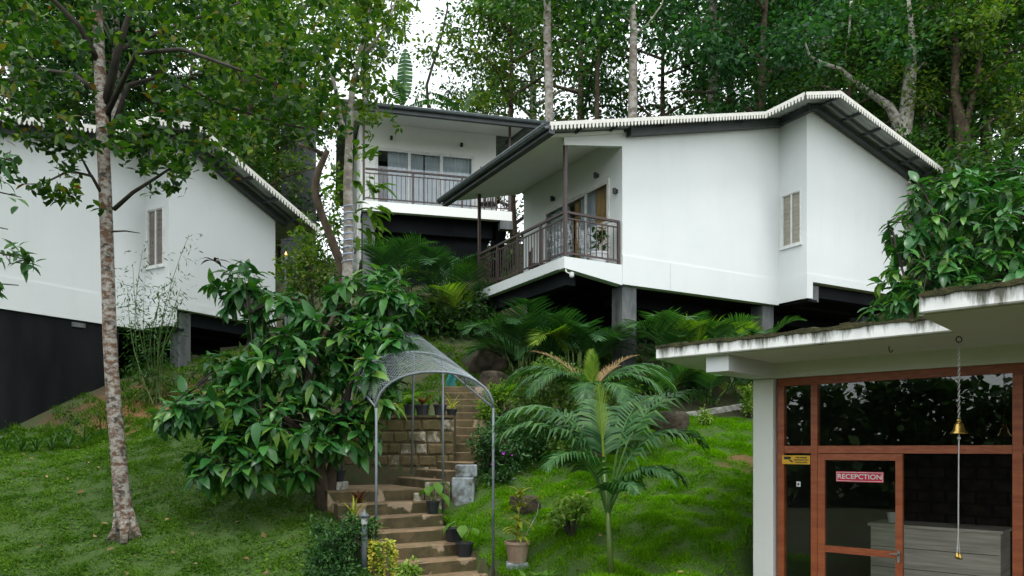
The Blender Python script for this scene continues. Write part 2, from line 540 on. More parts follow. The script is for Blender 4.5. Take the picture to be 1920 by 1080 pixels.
M['lf_shrub_d'] = leaf_mat('dark_shrub_leaf', [(0, (.018, .06, .02)), (.6, (.035, .10, .03)), (1, (.08, .17, .05))], .4, .25)
M['lf_feather'] = leaf_mat('feathery_leaf', [(0, (.06, .14, .02)), (.5, (.11, .21, .025)), (1, (.20, .30, .04))], .5, .45)
M['lf_yellow'] = leaf_mat('yellow_green_leaf', [(0, (.30, .34, .04)), (.5, (.55, .50, .06)), (1, (.70, .60, .15))], .45, .3, (1.1, 1.2, .5))
M['lf_lime'] = leaf_mat('lime_leaf', [(0, (.10, .22, .03)), (.6, (.22, .36, .06)), (1, (.40, .48, .14))], .45, .35, (1.1, 1.3, .5))
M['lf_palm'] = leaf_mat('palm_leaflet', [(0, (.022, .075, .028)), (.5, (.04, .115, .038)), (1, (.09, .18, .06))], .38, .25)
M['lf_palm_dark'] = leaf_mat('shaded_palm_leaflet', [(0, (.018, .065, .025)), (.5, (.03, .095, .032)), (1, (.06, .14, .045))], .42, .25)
M['lf_palm_lime'] = leaf_mat('young_palm_leaflet', [(0, (.09, .17, .02)), (.5, (.16, .26, .03)), (1, (.26, .33, .05))], .4, .4)
M['lf_palm_dry'] = leaf_mat('dry_palm_leaflet', [(0, (.12, .075, .035)), (.5, (.24, .16, .075)), (1, (.38, .27, .15))], .8, .15, (1, 1, 1))
M['lf_dry'] = leaf_mat('withered_leaf', [(0, (.05, .02, .012)), (1, (.10, .045, .025))], .8, .1, (1, 1, 1))
M['lf_red'] = leaf_mat('bronze_leaf', [(0, (.12, .03, .012)), (1, (.28, .08, .03))], .5, .25, (1, 1, 1))
M['petal'] = plain('purple_petal', (.25, .03, .32), .6)
M['petal_w'] = plain('white_petal', (.75, .75, .65), .6)
M['grass_l'] = leaf_mat('broad_lawn_grass', [(0, (.040, .10, .012)), (.5, (.085, .185, .018)), (.9, (.15, .25, .035)), (1, (.22, .21, .07))], .7, .3, spec=.05)
M['grass_r'] = leaf_mat('fine_lawn_grass', [(0, (.06, .16, .004)), (.5, (.13, .30, .006)), (.92, (.20, .37, .014)), (1, (.30, .28, .10))], .7, .35, spec=.05)

def ground_mat():
    m, nt, b = new_mat('garden_ground')
    v = world_pos(nt)
    n1 = noise(nt, 1.4, 8, .65, vec=v)
    n2 = noise(nt, 9, 8, .7, vec=v)
    a1 = nt.nodes.new('ShaderNodeAttribute'); a1.attribute_name = 'lawn'
    a2 = nt.nodes.new('ShaderNodeAttribute'); a2.attribute_name = 'soil'
    litter = mixc(nt, n2, (.022, .022, .008), (.075, .055, .025))
    litter = mixc(nt, ramp(nt, n1, [(.42, (0,)*3), (.6, (1,)*3)]), litter, (.035, .06, .012))
    lawn = mixc(nt, n2, (.024, .052, .006), (.05, .10, .010))
    red = mixc(nt, n2, (.085, .034, .013), (.25, .115, .048))
    col = mixc(nt, a1.outputs['Fac'], litter, lawn)
    col = mixc(nt, a2.outputs['Fac'], col, red)
    nt.links.new(col, b.inputs['Base Color'])
    b.inputs['Roughness'].default_value = .95
    bump(nt, b, n2, .7, .05)
    return m
M['ground'] = ground_mat()

# ------------------------------------------------------------------ terrain
PY = [-400, 8, 9.5, 12, 15, 17, 19, 23, 30, 40, 60, 120, 400]
PZ = [-2.6, -1.75, -1.60, -.62, .60, 1.40, 2.45, 4.70, 8.0, 10.6, 12.0, 14.0, 16.0]
# (origin x, y, angle of local x axis, x0, x1, y0, y1, cap z, bank slope)
A_R, A_L, A_M = math.atan2(.492, .870), math.atan2(.872, .49), math.atan2(.24, .97)
O_R, O_L, O_M = (1.15, 16.5, 4.25), (-12.14, 12.08, 3.30), (-4.58, 23.0, 7.64)
A_C = math.atan2(-.682, .731)
O_C = (3.14, 9.75, -2.1)
A_S1 = math.atan2(.5, .866)         # lower flight: local x runs across the steps, local y up the flight
O_S1 = (-1.02, 9.85, -1.72)
CAPS = [
    (O_R[0], O_R[1], A_R, 0, 11.2, -.9, 4.6, 2.75, 1.0),
    (O_L[0], O_L[1], A_L, 7.2, 10.6, -.9, 6.0, 2.2, 1.0),
    (O_L[0], O_L[1], A_L, 1.0, 7.2, .1, 6.0, 1.6, 1.0),
    (O_M[0], O_M[1], A_M, -.3, 5.2, .8, 11.0, 6.2, 1.1),
    (O_C[0], O_C[1], A_C, .10, 9.0, -4.0, 5.0, -2.25, 2.5),
]
def gz(x, y):
    x = np.asarray(x, float); y = np.asarray(y, float)
    z = np.interp(y, PY, PZ)
    z = z + .05 * np.sin(x * .9 + y * .4) + .04 * np.sin(x * .5 - y * .8 + 1.3)
    right = np.clip((x + .3) / .8, 0, 1) * np.clip((15.4 - y) / 1.0, 0, 1) * np.clip((y - 8) / 1, 0, 1)
    z = z + right * (.045 * np.sin(x * 6.1 + 1.5 * np.sin(y * 3.3)) * np.sin(y * 6.7 + 1.2 * np.sin(x * 4.0)) + .04)
    z = z - .38 * np.clip((-6.8 - x) / 1.5, 0, 1) * np.exp(-((y - 15.0) / 1.3) ** 2)
    far = np.clip((y - 28) / 20, 0, 1)
    z = z + far * (1.2 * np.sin(x * .11) + .5 * np.sin(x * .23 + y * .2))
    for ox, oy, an, x0, x1, y0, y1, cz, sl in CAPS:
        dx, dy = x - ox, y - oy
        lx = dx * math.cos(an) + dy * math.sin(an)
        ly = -dx * math.sin(an) + dy * math.cos(an)
        d = np.hypot(np.maximum(np.maximum(x0 - lx, lx - x1), 0), np.maximum(np.maximum(y0 - ly, ly - y1), 0))
        z = np.minimum(z, cz + d * sl)
    # staircase bed
    dx, dy = x - O_S1[0], y - O_S1[1]
    lx = dx * math.cos(A_S1) + dy * math.sin(A_S1); ly = -dx * math.sin(A_S1) + dy * math.cos(A_S1)
    m1 = (np.abs(lx) < .70) & (ly > -1.4) & (ly < 3.3)
    z = np.where(m1, np.minimum(z, -1.9 + np.clip(ly, -1.5, 2.1) * .54), z)
    z = z - .20 * np.clip(1 - np.maximum(np.abs(lx) - .8, 0) / .9, 0, 1) * ((ly > -1.6) & (ly < 1.7)) * (lx > 0)
    m2 = (x > -3.0) & (x < -.80) & (y > 11.4) & (y < 13.1)
    z = np.where(m2, np.minimum(z, -.78), z)
    m3 = (x > -1.45) & (x < -.05) & (y >= 13.0) & (y < 16.4)
    z = np.where(m3, np.minimum(z, -.35 + (y - 13.2) * .46), z)
    return z + H

def graded(a, b, step, far, growth=1.22):
    c = list(np.arange(a, b + 1e-6, step))
    s = step; lo = [a]; hi = [b]
    while lo[-1] > -far: s *= growth; lo.append(lo[-1] - s)
    s = step
    while hi[-1] < far: s *= growth; hi.append(hi[-1] + s)
    return np.array(sorted(lo[1:]) + c + hi[1:])
gx = graded(-14, 12, .14, 420)
gy = graded(7.5, 27, .14, 420)
GX, GY = np.meshgrid(gx, gy)
GZ = gz(GX, GY)
def in_left_lawn(x, y):
    return (x < -2.0 - (y - 10) * .52) & (x > -14) & (y > 8) & (y < 15.6 + .12 * (x + 8))
def in_right_lawn(x, y):
    dx, dy = x - O_S1[0], y - O_S1[1]
    lx = dx * math.cos(A_S1) + dy * math.sin(A_S1)
    edge = np.where(lx > .80, -9, 99); edge = np.where(y > 11.7, np.maximum(edge, -.75 + (y - 12.0) * .5), edge)
    s = (x - O_C[0]) * math.cos(A_C) + (y - O_C[1]) * math.sin(A_C)
    return (x > edge + .1) & (s < .02) & (x < 6.5) & (y > 8) & (y < 15.2)
lawn = (in_left_lawn(GX, GY) | in_right_lawn(GX, GY)).astype(float)
soil = np.exp(-(((GX + 7.5) / 1.7) ** 2 + ((GY - 16.0) / 1.3) ** 2)) * 1.7
soil = np.clip(soil - .35 + .25 * np.sin(GX * 5) * np.sin(GY * 4.1), 0, 1)
soil += np.clip(1.4 * np.exp(-(((GX - 4.1) / .55) ** 2 + ((GY - 12.9) / .5) ** 2)) - .5 + .4 * np.sin(GX * 9 + 1) * np.sin(GY * 8), 0, .7)
ny, nx = GX.shape
idx = np.arange(ny * nx).reshape(ny, nx)
quads = np.stack([idx[:-1, :-1], idx[:-1, 1:], idx[1:, 1:], idx[1:, :-1]], -1).reshape(-1, 4)
gm = np_mesh('ground', np.stack([GX, GY, GZ], -1).reshape(-1, 3), quads, M['ground'], smooth=True)
for nm_, arr in (('lawn', lawn), ('soil', np.clip(soil, 0, 1))):
    at = gm.attributes.new(nm_, 'FLOAT', 'POINT'); at.data.foreach_set('value', arr.ravel().astype(np.float32))
tag(link_obj('ground', gm), 'sloping garden ground of soil, moss and leaf litter', None, kind='structure')

def gnd(x, y): return float(gz(x, y))
def on_ground(px, Y, dz=0.0):
    x = (px - 960) / F * Y
    return Vector((x, Y, gnd(x, Y) + dz))

# ------------------------------------------------------------------ cottage kit
def corr_sheet(x0, x1, y0, y1, zf, period=.19, amp=.018, thick=.012):
    """corrugated sheet sloping along x, waves across y"""
    mb = MB()
    n = max(2, int((y1 - y0) / period * 6))
    top, bot = [], []
    ys = [y0 + (y1 - y0) * i / n for i in range(n + 1)]
    for y in ys:
        w = amp * math.sin(2 * math.pi * y / period)
        for x in (x0, x1):
            top.append((x, y, zf(x) + w)); 
    v = top + [(p[0], p[1], p[2] - thick) for p in top]
    N = len(top); f = []
    for i in range(n):
        a = 2 * i
        f.append((a, a+1, a+3, a+2)); f.append((N+a+1, N+a, N+a+2, N+a+3))
        f.append((a, a+2, N+a+2, N+a)); f.append((a+1, N+a+1, N+a+3, a+3))
    f.append((0, N, N+1, 1)); f.append((2*n, 2*n+1, N+2*n+1, N+2*n))
    mb.add(v, f)
    return mb

def toothed(p0, p1, pitch=.10, band=.08, tooth=.10, th=.015, nvec=None):
    """white drip trim: a band with pointed tongues hanging from it, from p0 to p1"""
    mb = MB()
    p0, p1 = Vector(p0), Vector(p1)
    d = p1 - p0; L = d.length; n = max(1, int(round(L / pitch)))
    nv = Vector(nvec).normalized() * th
    u = d / n
    zz = Vector((0, 0, 1))
    mb.prism([p0, p1, p1 + zz * band, p0 + zz * band], nv)
    for i in range(n):
        a = p0 + u * (i + .22); b = p0 + u * (i + .78); c = p0 + u * (i + .5)
        s1 = a - zz * tooth * .62; s2 = b - zz * tooth * .62; c = c - zz * tooth
        mb.prism([s1, c, s2, b, a], nv)
    return mb

def window_unit(parent, axis, at, u0, u1, z0, z1, out, blind, name='window', panes=2, slats=True):
    """sliding window on a wall. axis 'x': wall plane x=at, runs along y; 'y': plane y=at, runs along x. out = +-1 outward"""
    def bx(mb, a0, a1, d0, d1, zz0, zz1):
        lo, hi = sorted((at + out * d0, at + out * d1))
        if axis == 'x': mb.box(lo, hi, a0, a1, zz0, zz1)
        else: mb.box(a0, a1, lo, hi, zz0, zz1)
        return mb
    fr = MB(); t = .035
    bx(fr, u0, u1, -.05, .035, z0, z0 + t); bx(fr, u0, u1, -.05, .035, z1 - t, z1)
    bx(fr, u0, u0 + t, -.05, .035, z0 + t, z1 - t); bx(fr, u1 - t, u1, -.05, .035, z0 + t, z1 - t)
    w = fr.build(name, M['pvc'], parent)
    sill = MB(); bx(sill, u0 - .03, u1 + .03, .003, .06, z0 - .04, z0 - .003); sill.build('sill', M['white'], w)
    n = panes; pw = (u1 - u0 - 2 * t) / n
    for i in range(n):
        a = u0 + t + i * pw
        s = MB(); q = .022
        bx(s, a + .002, a + q, -.03, .012, z0 + t, z1 - t); bx(s, a + pw - q, a + pw - .002, -.03, .012, z0 + t, z1 - t)
        bx(s, a + q, a + pw - q, -.03, .012, z0 + t, z0 + t + q); bx(s, a + q, a + pw - q, -.03, .012, z1 - t - q, z1 - t)
        s.build('sash', M['pvc'], w)
        g = MB(); bx(g, a + q, a + pw - q, -.012, -.006, z0 + t + q, z1 - t - q); g.build('pane', M['glass'], w)
        if slats:
            b = MB(); nz = int((z1 - z0 - 2 * t) / .06)
            for k in range(nz):
                zz = z0 + t + .01 + k * .06
                bx(b, a + q * .6, a + pw - q * .6, -.040 - .012 * (k % 2), -.028 - .012 * (k % 2), zz, zz + .058)
            b.build('blind', blind, w)
    return w

def railing(parent, axis, at, u0, u1, z0, h, spacing, posts):
    """steel railing with rails, posts and single balusters; origin local"""
    def bx(mb, a0, a1, w, zz0, zz1):
        if axis == 'x': mb.box(at - w, at + w, a0, a1, zz0, zz1)
        else: mb.box(a0, a1, at - w, at + w, zz0, zz1)
        return mb
    r = bx(MB(), u0, u1, .03, z0 + h - .05, z0 + h).build('top_rail', M['rail'], parent)
    bx(MB(), u0, u1, .015, z0 + h - .17, z0 + h - .14).build('middle_rail', M['rail'], parent)
    bx(MB(), u0, u1, .018, z0 + .08, z0 + .115).build('bottom_rail', M['rail'], parent)
    for p in posts:
        bx(MB(), p - .028, p + .028, .028, z0, z0 + h - .05).build('rail_post', M['rail'], parent)
    n = int((u1 - u0) / spacing)
    me = None
    for i in range(1, n):
        u = u0 + (u1 - u0) * i / n
        if any(abs(u - p) < .05 for p in posts): continue
        if me is None:
            me = MB().box(-.009, .009, -.009, .009, z0 + .115, z0 + h - .17).mesh('baluster', M['rail'])
        o = link_obj('baluster', me, parent)
        o.location = (at, u, 0) if axis == 'x' else (u, at, 0)

def wall_lamp(parent, loc, d):
    """small black cylinder spot on a wall facing direction d"""
    mb = MB()
    p = Vector(loc); d = Vector(d)
    mb.box(p.x - .04, p.x + .04, p.y - .04, p.y + .04, p.z - .04, p.z + .04)
    q = p + d * .07
    mb.lathe([(.042, -.06), (.045, .06), (.03, .065)], 12, q)
    mb.build('wall_lamp', M['lamp_black'], parent)

def sliding_door(parent, axis, at, u0, u1, z0, z1, out, n, curtains):
    def bx(mb, a0, a1, d0, d1, zz0, zz1):
        lo, hi = sorted((at + out * d0, at + out * d1))
        if axis == 'x': mb.box(lo, hi, a0, a1, zz0, zz1)
        else: mb.box(a0, a1, lo, hi, zz0, zz1)
        return mb
    t = .055
    fr = MB()
    bx(fr, u0, u1, -.06, .03, z1 - t, z1); bx(fr, u0, u0 + t, -.06, .03, z0, z1 - t); bx(fr, u1 - t, u1, -.06, .03, z0, z1 - t)
    d = fr.build('sliding_door', M['pvc'], parent)
    pw = (u1 - u0 - 2 * t) / n
    for i in range(n):
        a = u0 + t + i * pw
        dd = -.02 if i % 2 else .0
        s = MB(); q = .045
        bx(s, a + .002, a + q, dd - .025, dd + .02, z0 + .01, z1 - t - .002); bx(s, a + pw - q, a + pw - .002, dd - .025, dd + .02, z0 + .01, z1 - t - .002)
        bx(s, a + q, a + pw - q, dd - .025, dd + .02, z0 + .01, z0 + .09); bx(s, a + q, a + pw - q, dd - .025, dd + .02, z1 - t - q, z1 - t - .002)
        s.build('door_sash', M['pvc'], d)
        bx(MB(), a + q, a + pw - q, dd - .006, dd, z0 + .09, z1 - t - q).build('pane', M['glass'], d)
        for (c0, c1, mat) in curtains[i]:
            # folded curtain behind the pane
            cb = MB(); m = 40
            vs, fs = [], []
            for k in range(m + 1):
                uu = a + pw * (c0 + (c1 - c0) * k / m)
                off = at - out * (.16 + .03 * math.sin(k * 1.35) + .012 * math.sin(k * .5))
                for zz in (z0 + .03, z1 - .03):
                    vs.append((off, uu, zz) if axis == 'x' else (uu, off, zz))
            for k in range(m): fs.append((2*k, 2*k+1, 2*k+3, 2*k+2))
            cb.add(vs, fs).build('curtain', mat, d, smooth=True)
    return d

def gable_cottage(root, zr, sl, sr, xr, x_end, x_eave_r, blind, full=True, floor_drop=3.2):
    """cottage seen on its gable side. local x: balcony front (0) to far end; y: 0 gable wall, up = deeper; ridge along y at xr"""
    zf = lambda x: zr - (sl * (xr - x) if x < xr else sr * (x - xr))
    J = 6.79; JD = -.89; yb = 4.3; T = .2
    und = lambda x: zf(x) - .10
    BT, BB = .22, -.45
    # walls, each a solid panel
    MB().prism([(1.6, 0, BT), (J, 0, BT), (J, 0, und(J)), (1.6, 0, und(1.6))], (0, T, 0)).build('gable_wall', M['white'], root)
    MB().prism([(J, JD, BT), (x_end, JD, BT), (x_end, JD, und(x_end)), (xr, JD, und(xr)), (J, JD, und(J))], (0, T, 0)).build('projecting_wall', M['white'], root)
    wy0, wy1, wz0, wz1 = -.79, -.12, 1.02, 2.42
    MB().box(J, J + T, JD + T + .0, 0 + T, BT, wz0).box(J, J + T, JD + T, T, wz1, und(J) - .001).box(J, J + T, -.089, T, wz0 + .0005, wz1 - .0005).build('return_wall', M['white'], root)
    if full:
        MB().prism([(1.6, yb, BB), (x_end, yb, BB), (x_end, yb, und(x_end)), (xr, yb, und(xr)), (1.6, yb, und(1.6))], (0, T, 0)).build('rear_wall', M['white'], root)
    MB().box(x_end - T, x_end, JD + T, yb, BT, und(x_end)).build('end_wall', M['white'], root)
    # plinth band, 2 cm proud
    b1 = MB().box(1.6, J - .02, -.02, T, BB, BT - .004).box(J - .02, J + .02, JD - .02, T, BB + .04, BT - .004).box(J + .02, J + .20, JD - .02, JD + T, BB + .04, BT - .004)
    b1.box(J + .2, x_end + .02, JD - .02, JD + T, .02, BT - .004)
    b1.build('plinth_band', M['white'], root)
    # window on the return wall, looking towards the balcony side
    window_unit(root, 'x', J, JD + .16, JD + .16 + .64, wz0, wz1, -1, blind)
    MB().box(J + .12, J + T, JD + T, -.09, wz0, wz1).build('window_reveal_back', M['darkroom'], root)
    # floor slab, dark underside
    MB().box(1.6, x_end - .02, T, yb, BB + .05, -.02).build('floor_slab', M['black'], root)
    MB().box(J + T, x_end - .02, JD + T, T, -.30, .0).build('floor_slab', M['black'], root)
    MB().box(2.2, x_end - .1, 1.2, 1.5, BB - .22, BB + .045).build('floor_beam', M['black'], root)
    MB().box(J + .1, J + .45, JD + .05, yb - .1, BB - .02, BB + .035).build('floor_beam', M['black'], root)
    # roof sheets
    y0a, y0b, y1 = -.5, -1.69, 4.9
    XS = 5.75; xe = -.7
    for (a, b, yy0, yy1) in ((xe, XS, y0a, y1), (XS, xr, y0b, y1), (xr, x_eave_r, y0b, y1)):
        corr_sheet(a, b, yy0, yy1, lambda x: zf(x)).build('roof_sheet', M['sheet'], root, smooth=True)
    rc = MB().prism([(xr - .16, y0b, zf(xr - .16) + .03), (xr, y0b, zr + .045), (xr + .16, y0b, zf(xr + .16) + .03), (xr, y0b, zr + .075)], (0, y1 - y0b, 0))
    rc.build('ridge_cap', M['sheet_top'], root)
    # trims with tongues along the verges
    for (a, b, yy) in ((xe, XS, y0a), (XS, xr, y0b), (xr, x_eave_r, y0b)):
        toothed((a, yy - .02, zf(a) - .045), (b, yy - .02, zf(b) - .045), nvec=(0, -1, 0)).build('scalloped_trim', M['trim'], root)
    toothed((XS - .02, y0a, zf(XS) - .045), (XS - .02, y0b, zf(XS) - .045), nvec=(-1, 0, 0)).build('scalloped_trim', M['trim'], root)
    # steel: edge beam under the long verge, rafters and purlins under the projecting roof
    def sl_box(xa, xb, ya, yb_, d0, d1, nm='rafter'):
        MB().hexa([(xa, ya, zf(xa) - d1), (xb, ya, zf(xb) - d1), (xb, yb_, zf(xb) - d1), (xa, yb_, zf(xa) - d1)],
                  [(xa, ya, zf(xa) - d0), (xb, ya, zf(xb) - d0), (xb, yb_, zf(xb) - d0), (xa, yb_, zf(xa) - d0)]).build(nm, M['steel'], root)
    sl_box(1.7, J - .03, -.20, -.04, .05, .24, 'edge_beam')
    sl_box(J - .13, xr, JD - .20, JD - .04, .05, .17, 'edge_beam'); sl_box(xr + .001, x_end + .25, JD - .20, JD - .04, .05, .17, 'edge_beam')
    sl_box(xr + .001, x_eave_r - .05, -1.30, -1.25, .035, .075); 
    MB().box(J - .17, J - .04, JD - .2, -.21, zf(J) - .24, zf(J) - .05).build('edge_beam', M['steel'], root)
    k = xr + .02
    while k < x_eave_r - .1:
        sl_box(k, k + .05, y0b + .03, JD - .21, .03, .09, 'purlin'); k += .82
    for k in (.25, 1.2, 2.6, 4.0, 5.2):
        sl_box(k, k + .05, y0a + .03, -.21 if k > 1.6 else .1, .03, .09, 'purlin')
    return zf

def balcony(root, zf, posts_h=True):
    yb = 4.3
    # tapered slab
    MB().prism([(0, 0, -.26), (1.6, 0, -.47), (1.6, 0, -.005), (0, 0, -.005)], (0, .22, 0)).build('balcony_side_beam', M['white'], root)
    MB().box(0, .18, .223, yb, -.24, -.005).build('balcony_front_beam', M['white'], root)
    MB().box(.183, 1.6, .223, yb, -.20, -.02).build('balcony_slab', M['black'], root)
    MB().box(.25, .5, .3, yb - .1, -.55, -.205).build('balcony_floor_beam', M['black'], root)
    # white sloping ceiling
    MB().hexa([(-.45, -.05, zf(-.45) - .13), (1.6, -.05, zf(1.6) - .13), (1.6, 4.75, zf(1.6) - .13), (-.45, 4.75, zf(-.45) - .13)],
              [(-.45, -.05, zf(-.45) - .06), (1.6, -.05, zf(1.6) - .06), (1.6, 4.75, zf(1.6) - .06), (-.45, 4.75, zf(-.45) - .06)]).build('balcony_ceiling', M['white_lift'], root)
    # beam closing the gable over the balcony
    MB().prism([(.0, 0, zf(0) - .30), (1.6, 0, zf(1.6) - .42), (1.6, 0, zf(1.6) - .135), (0, 0, zf(0) - .135)], (0, .12, 0)).build('balcony_head_beam', M['white'], root)
    # eave gutter and fascia
    xe = -.7
    MB().box(xe - .03, xe + .12, -.52, 4.9, zf(xe) - .20, zf(xe) - .05).build('eave_fascia', M['steel'], root)
    g = MB(); 
    n = 7; prof = []
    for i in range(n):
        a = math.pi * i / (n - 1)
        prof.append((xe - .105 - .075 * math.cos(a), zf(xe) - .04 - .085 * math.sin(a)))
    for i in range(n - 1):
        (xa, za), (xb, zb) = prof[i], prof[i+1]
        g.add([(xa, -.55, za), (xb, -.55, zb), (xb, 4.95, zb), (xa, 4.95, za)], [(0, 1, 2, 3)])
    gu = g.build('gutter', M['gutter'], root, smooth=True)
    gu.modifiers.new('solid', 'SOLIDIFY').thickness = .012
    for y in (-.5, .9, 2.3, 3.7):
        MB().box(xe - .19, xe + .02, y, y + .03, zf(xe) - .035, zf(xe) - .01).build('gutter_bracket', M['steel'], gu)
    # posts and railing
    for y in (.06, 4.24):
        MB().box(.03, .10, y - .035, y + .035, 0, zf(.06) - .14).build('balcony_post', M['rail'], root)
    railing(root, 'x', .065, .10, 4.2, 0, 1.02, .125, [1.1, 2.15, 3.2])
    railing(root, 'y', .065, .105, 1.56, 0, 1.02, .15, [1.54])
    # wall with sliding door
    MB().box(1.6, 1.8, .2, .48, -.02, zf(1.7) - .14).box(1.6, 1.8, .48, 3.4, 2.15, zf(1.7) - .14).box(1.6, 1.8, 3.4, yb, -.02, zf(1.7) - .14).build('balcony_wall', M['white'], root)
    c, w = M['curtain'], M['curtain_wood']
    sliding_door(root, 'x', 1.6, .48, 3.4, 0, 2.15, -1, 3, [[(.02, .75, w), (.78, .99, c)], [(.0, .45, c), (.5, .7, w)], [(.0, 1, c)]])
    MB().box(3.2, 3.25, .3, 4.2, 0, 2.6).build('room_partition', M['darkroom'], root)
    for y, z in ((.2, 1.75), (.95, 2.35), (2.9, 2.35)): wall_lamp(root, (1.595, y, z), (-1, 0, 0))

# ---- right cottage
root_R = thing('cottage', 'large white gabled cottage on stilts with a brown railed corner balcony', 'cottage', (O_R[0], O_R[1], O_R[2] + H), A_R)
zfR = gable_cottage(root_R, 4.53, .255, .262, 7.0, 10.94, 11.28, M['blind'])
balcony(root_R, zfR)
def cottage_col(root, O, an, x, y, w=.42, d=.42, z1=-.45, mat='grey_col'):
    wx = O[0] + x * math.cos(an) - y * math.sin(an); wy = O[1] + x * math.sin(an) + y * math.cos(an)
    zb = gnd(wx, wy) - O[2] - H - .4
    o = MB().box(x - w/2, x + w/2, y - d/2, y + d/2, zb, z1).build('column', M[mat], root); bevel(o, .015)
for x, y in ((1.87, .28), (6.5, .30), (10.3, .1), (1.87, 4.0), (6.5, 4.0)): cottage_col(root_R, O_R, A_R, x, y, z1=-.452 if y < .35 else -.42)
MB().box(6.95, 7.35, -.80, -.62, -.45, -.035).build('beam_end', M['grey_col'], root_R)
MB().box(1.7, 10.8, 3.2, 3.4, -2.2, -.42).build('under_floor_shade', M['black'], root_R)  # black sheet added so the space under the floor goes dark
# little security lamps under the balcony
for (x, y) in ((.05, .02), (.02, 4.28)):
    mb = MB(); mb.tube([(x, y, -.28), (x - .02, y - .06, -.36), (x + .06, y - .10, -.40)], .014, 6)
    mb.lathe([(.03, -.06), (.05, -.03), (.05, .05), (.02, .06)], 10, (x + .08, y - .12, -.42))
    mb.build('flood_lamp', M['lamp_white'], root_R)
MB().box(3.02, 3.026, -.0235, -.021, -.445, .215).build('joint_strip', M['kerb'], root_R)

# ---- left cottage
root_L = thing('cottage', 'white gabled cottage behind the patchy tree trunk, standing on a black base wall', 'cottage', (O_L[0], O_L[1], O_L[2] + H), A_L)
zfL = gable_cottage(root_L, 4.18, .255, .36, 6.95, 10.05, 10.95, M['blind_brown'])
MB().box(1.6, 1.8, .2, 4.3, -.02, zfL(1.7) - .14).build('balcony_wall', M['white'], root_L)
bw = MB()
bw.box(1.0, 6.15, .03, .25, -4.5, -.455)
bw.build('base_wall', M['blackwall'], root_L)
MB().box(5.05, 5.35, .0, .029, -.60, -.50).build('vent_slot', M['grey_col'], root_L)
for x, y in ((7.3, -.62), (9.7, -.55), (6.3, 2.6)): cottage_col(root_L, O_L, A_L, x, y, .34, .34, z1=-.46 if x < 7.2 else -.02)
MB().box(6.2, 10.0, 3.2, 3.4, -2.6, -.42).build('under_floor_shade', M['black'], root_L)  # black sheet added here too, painted shade below the floor

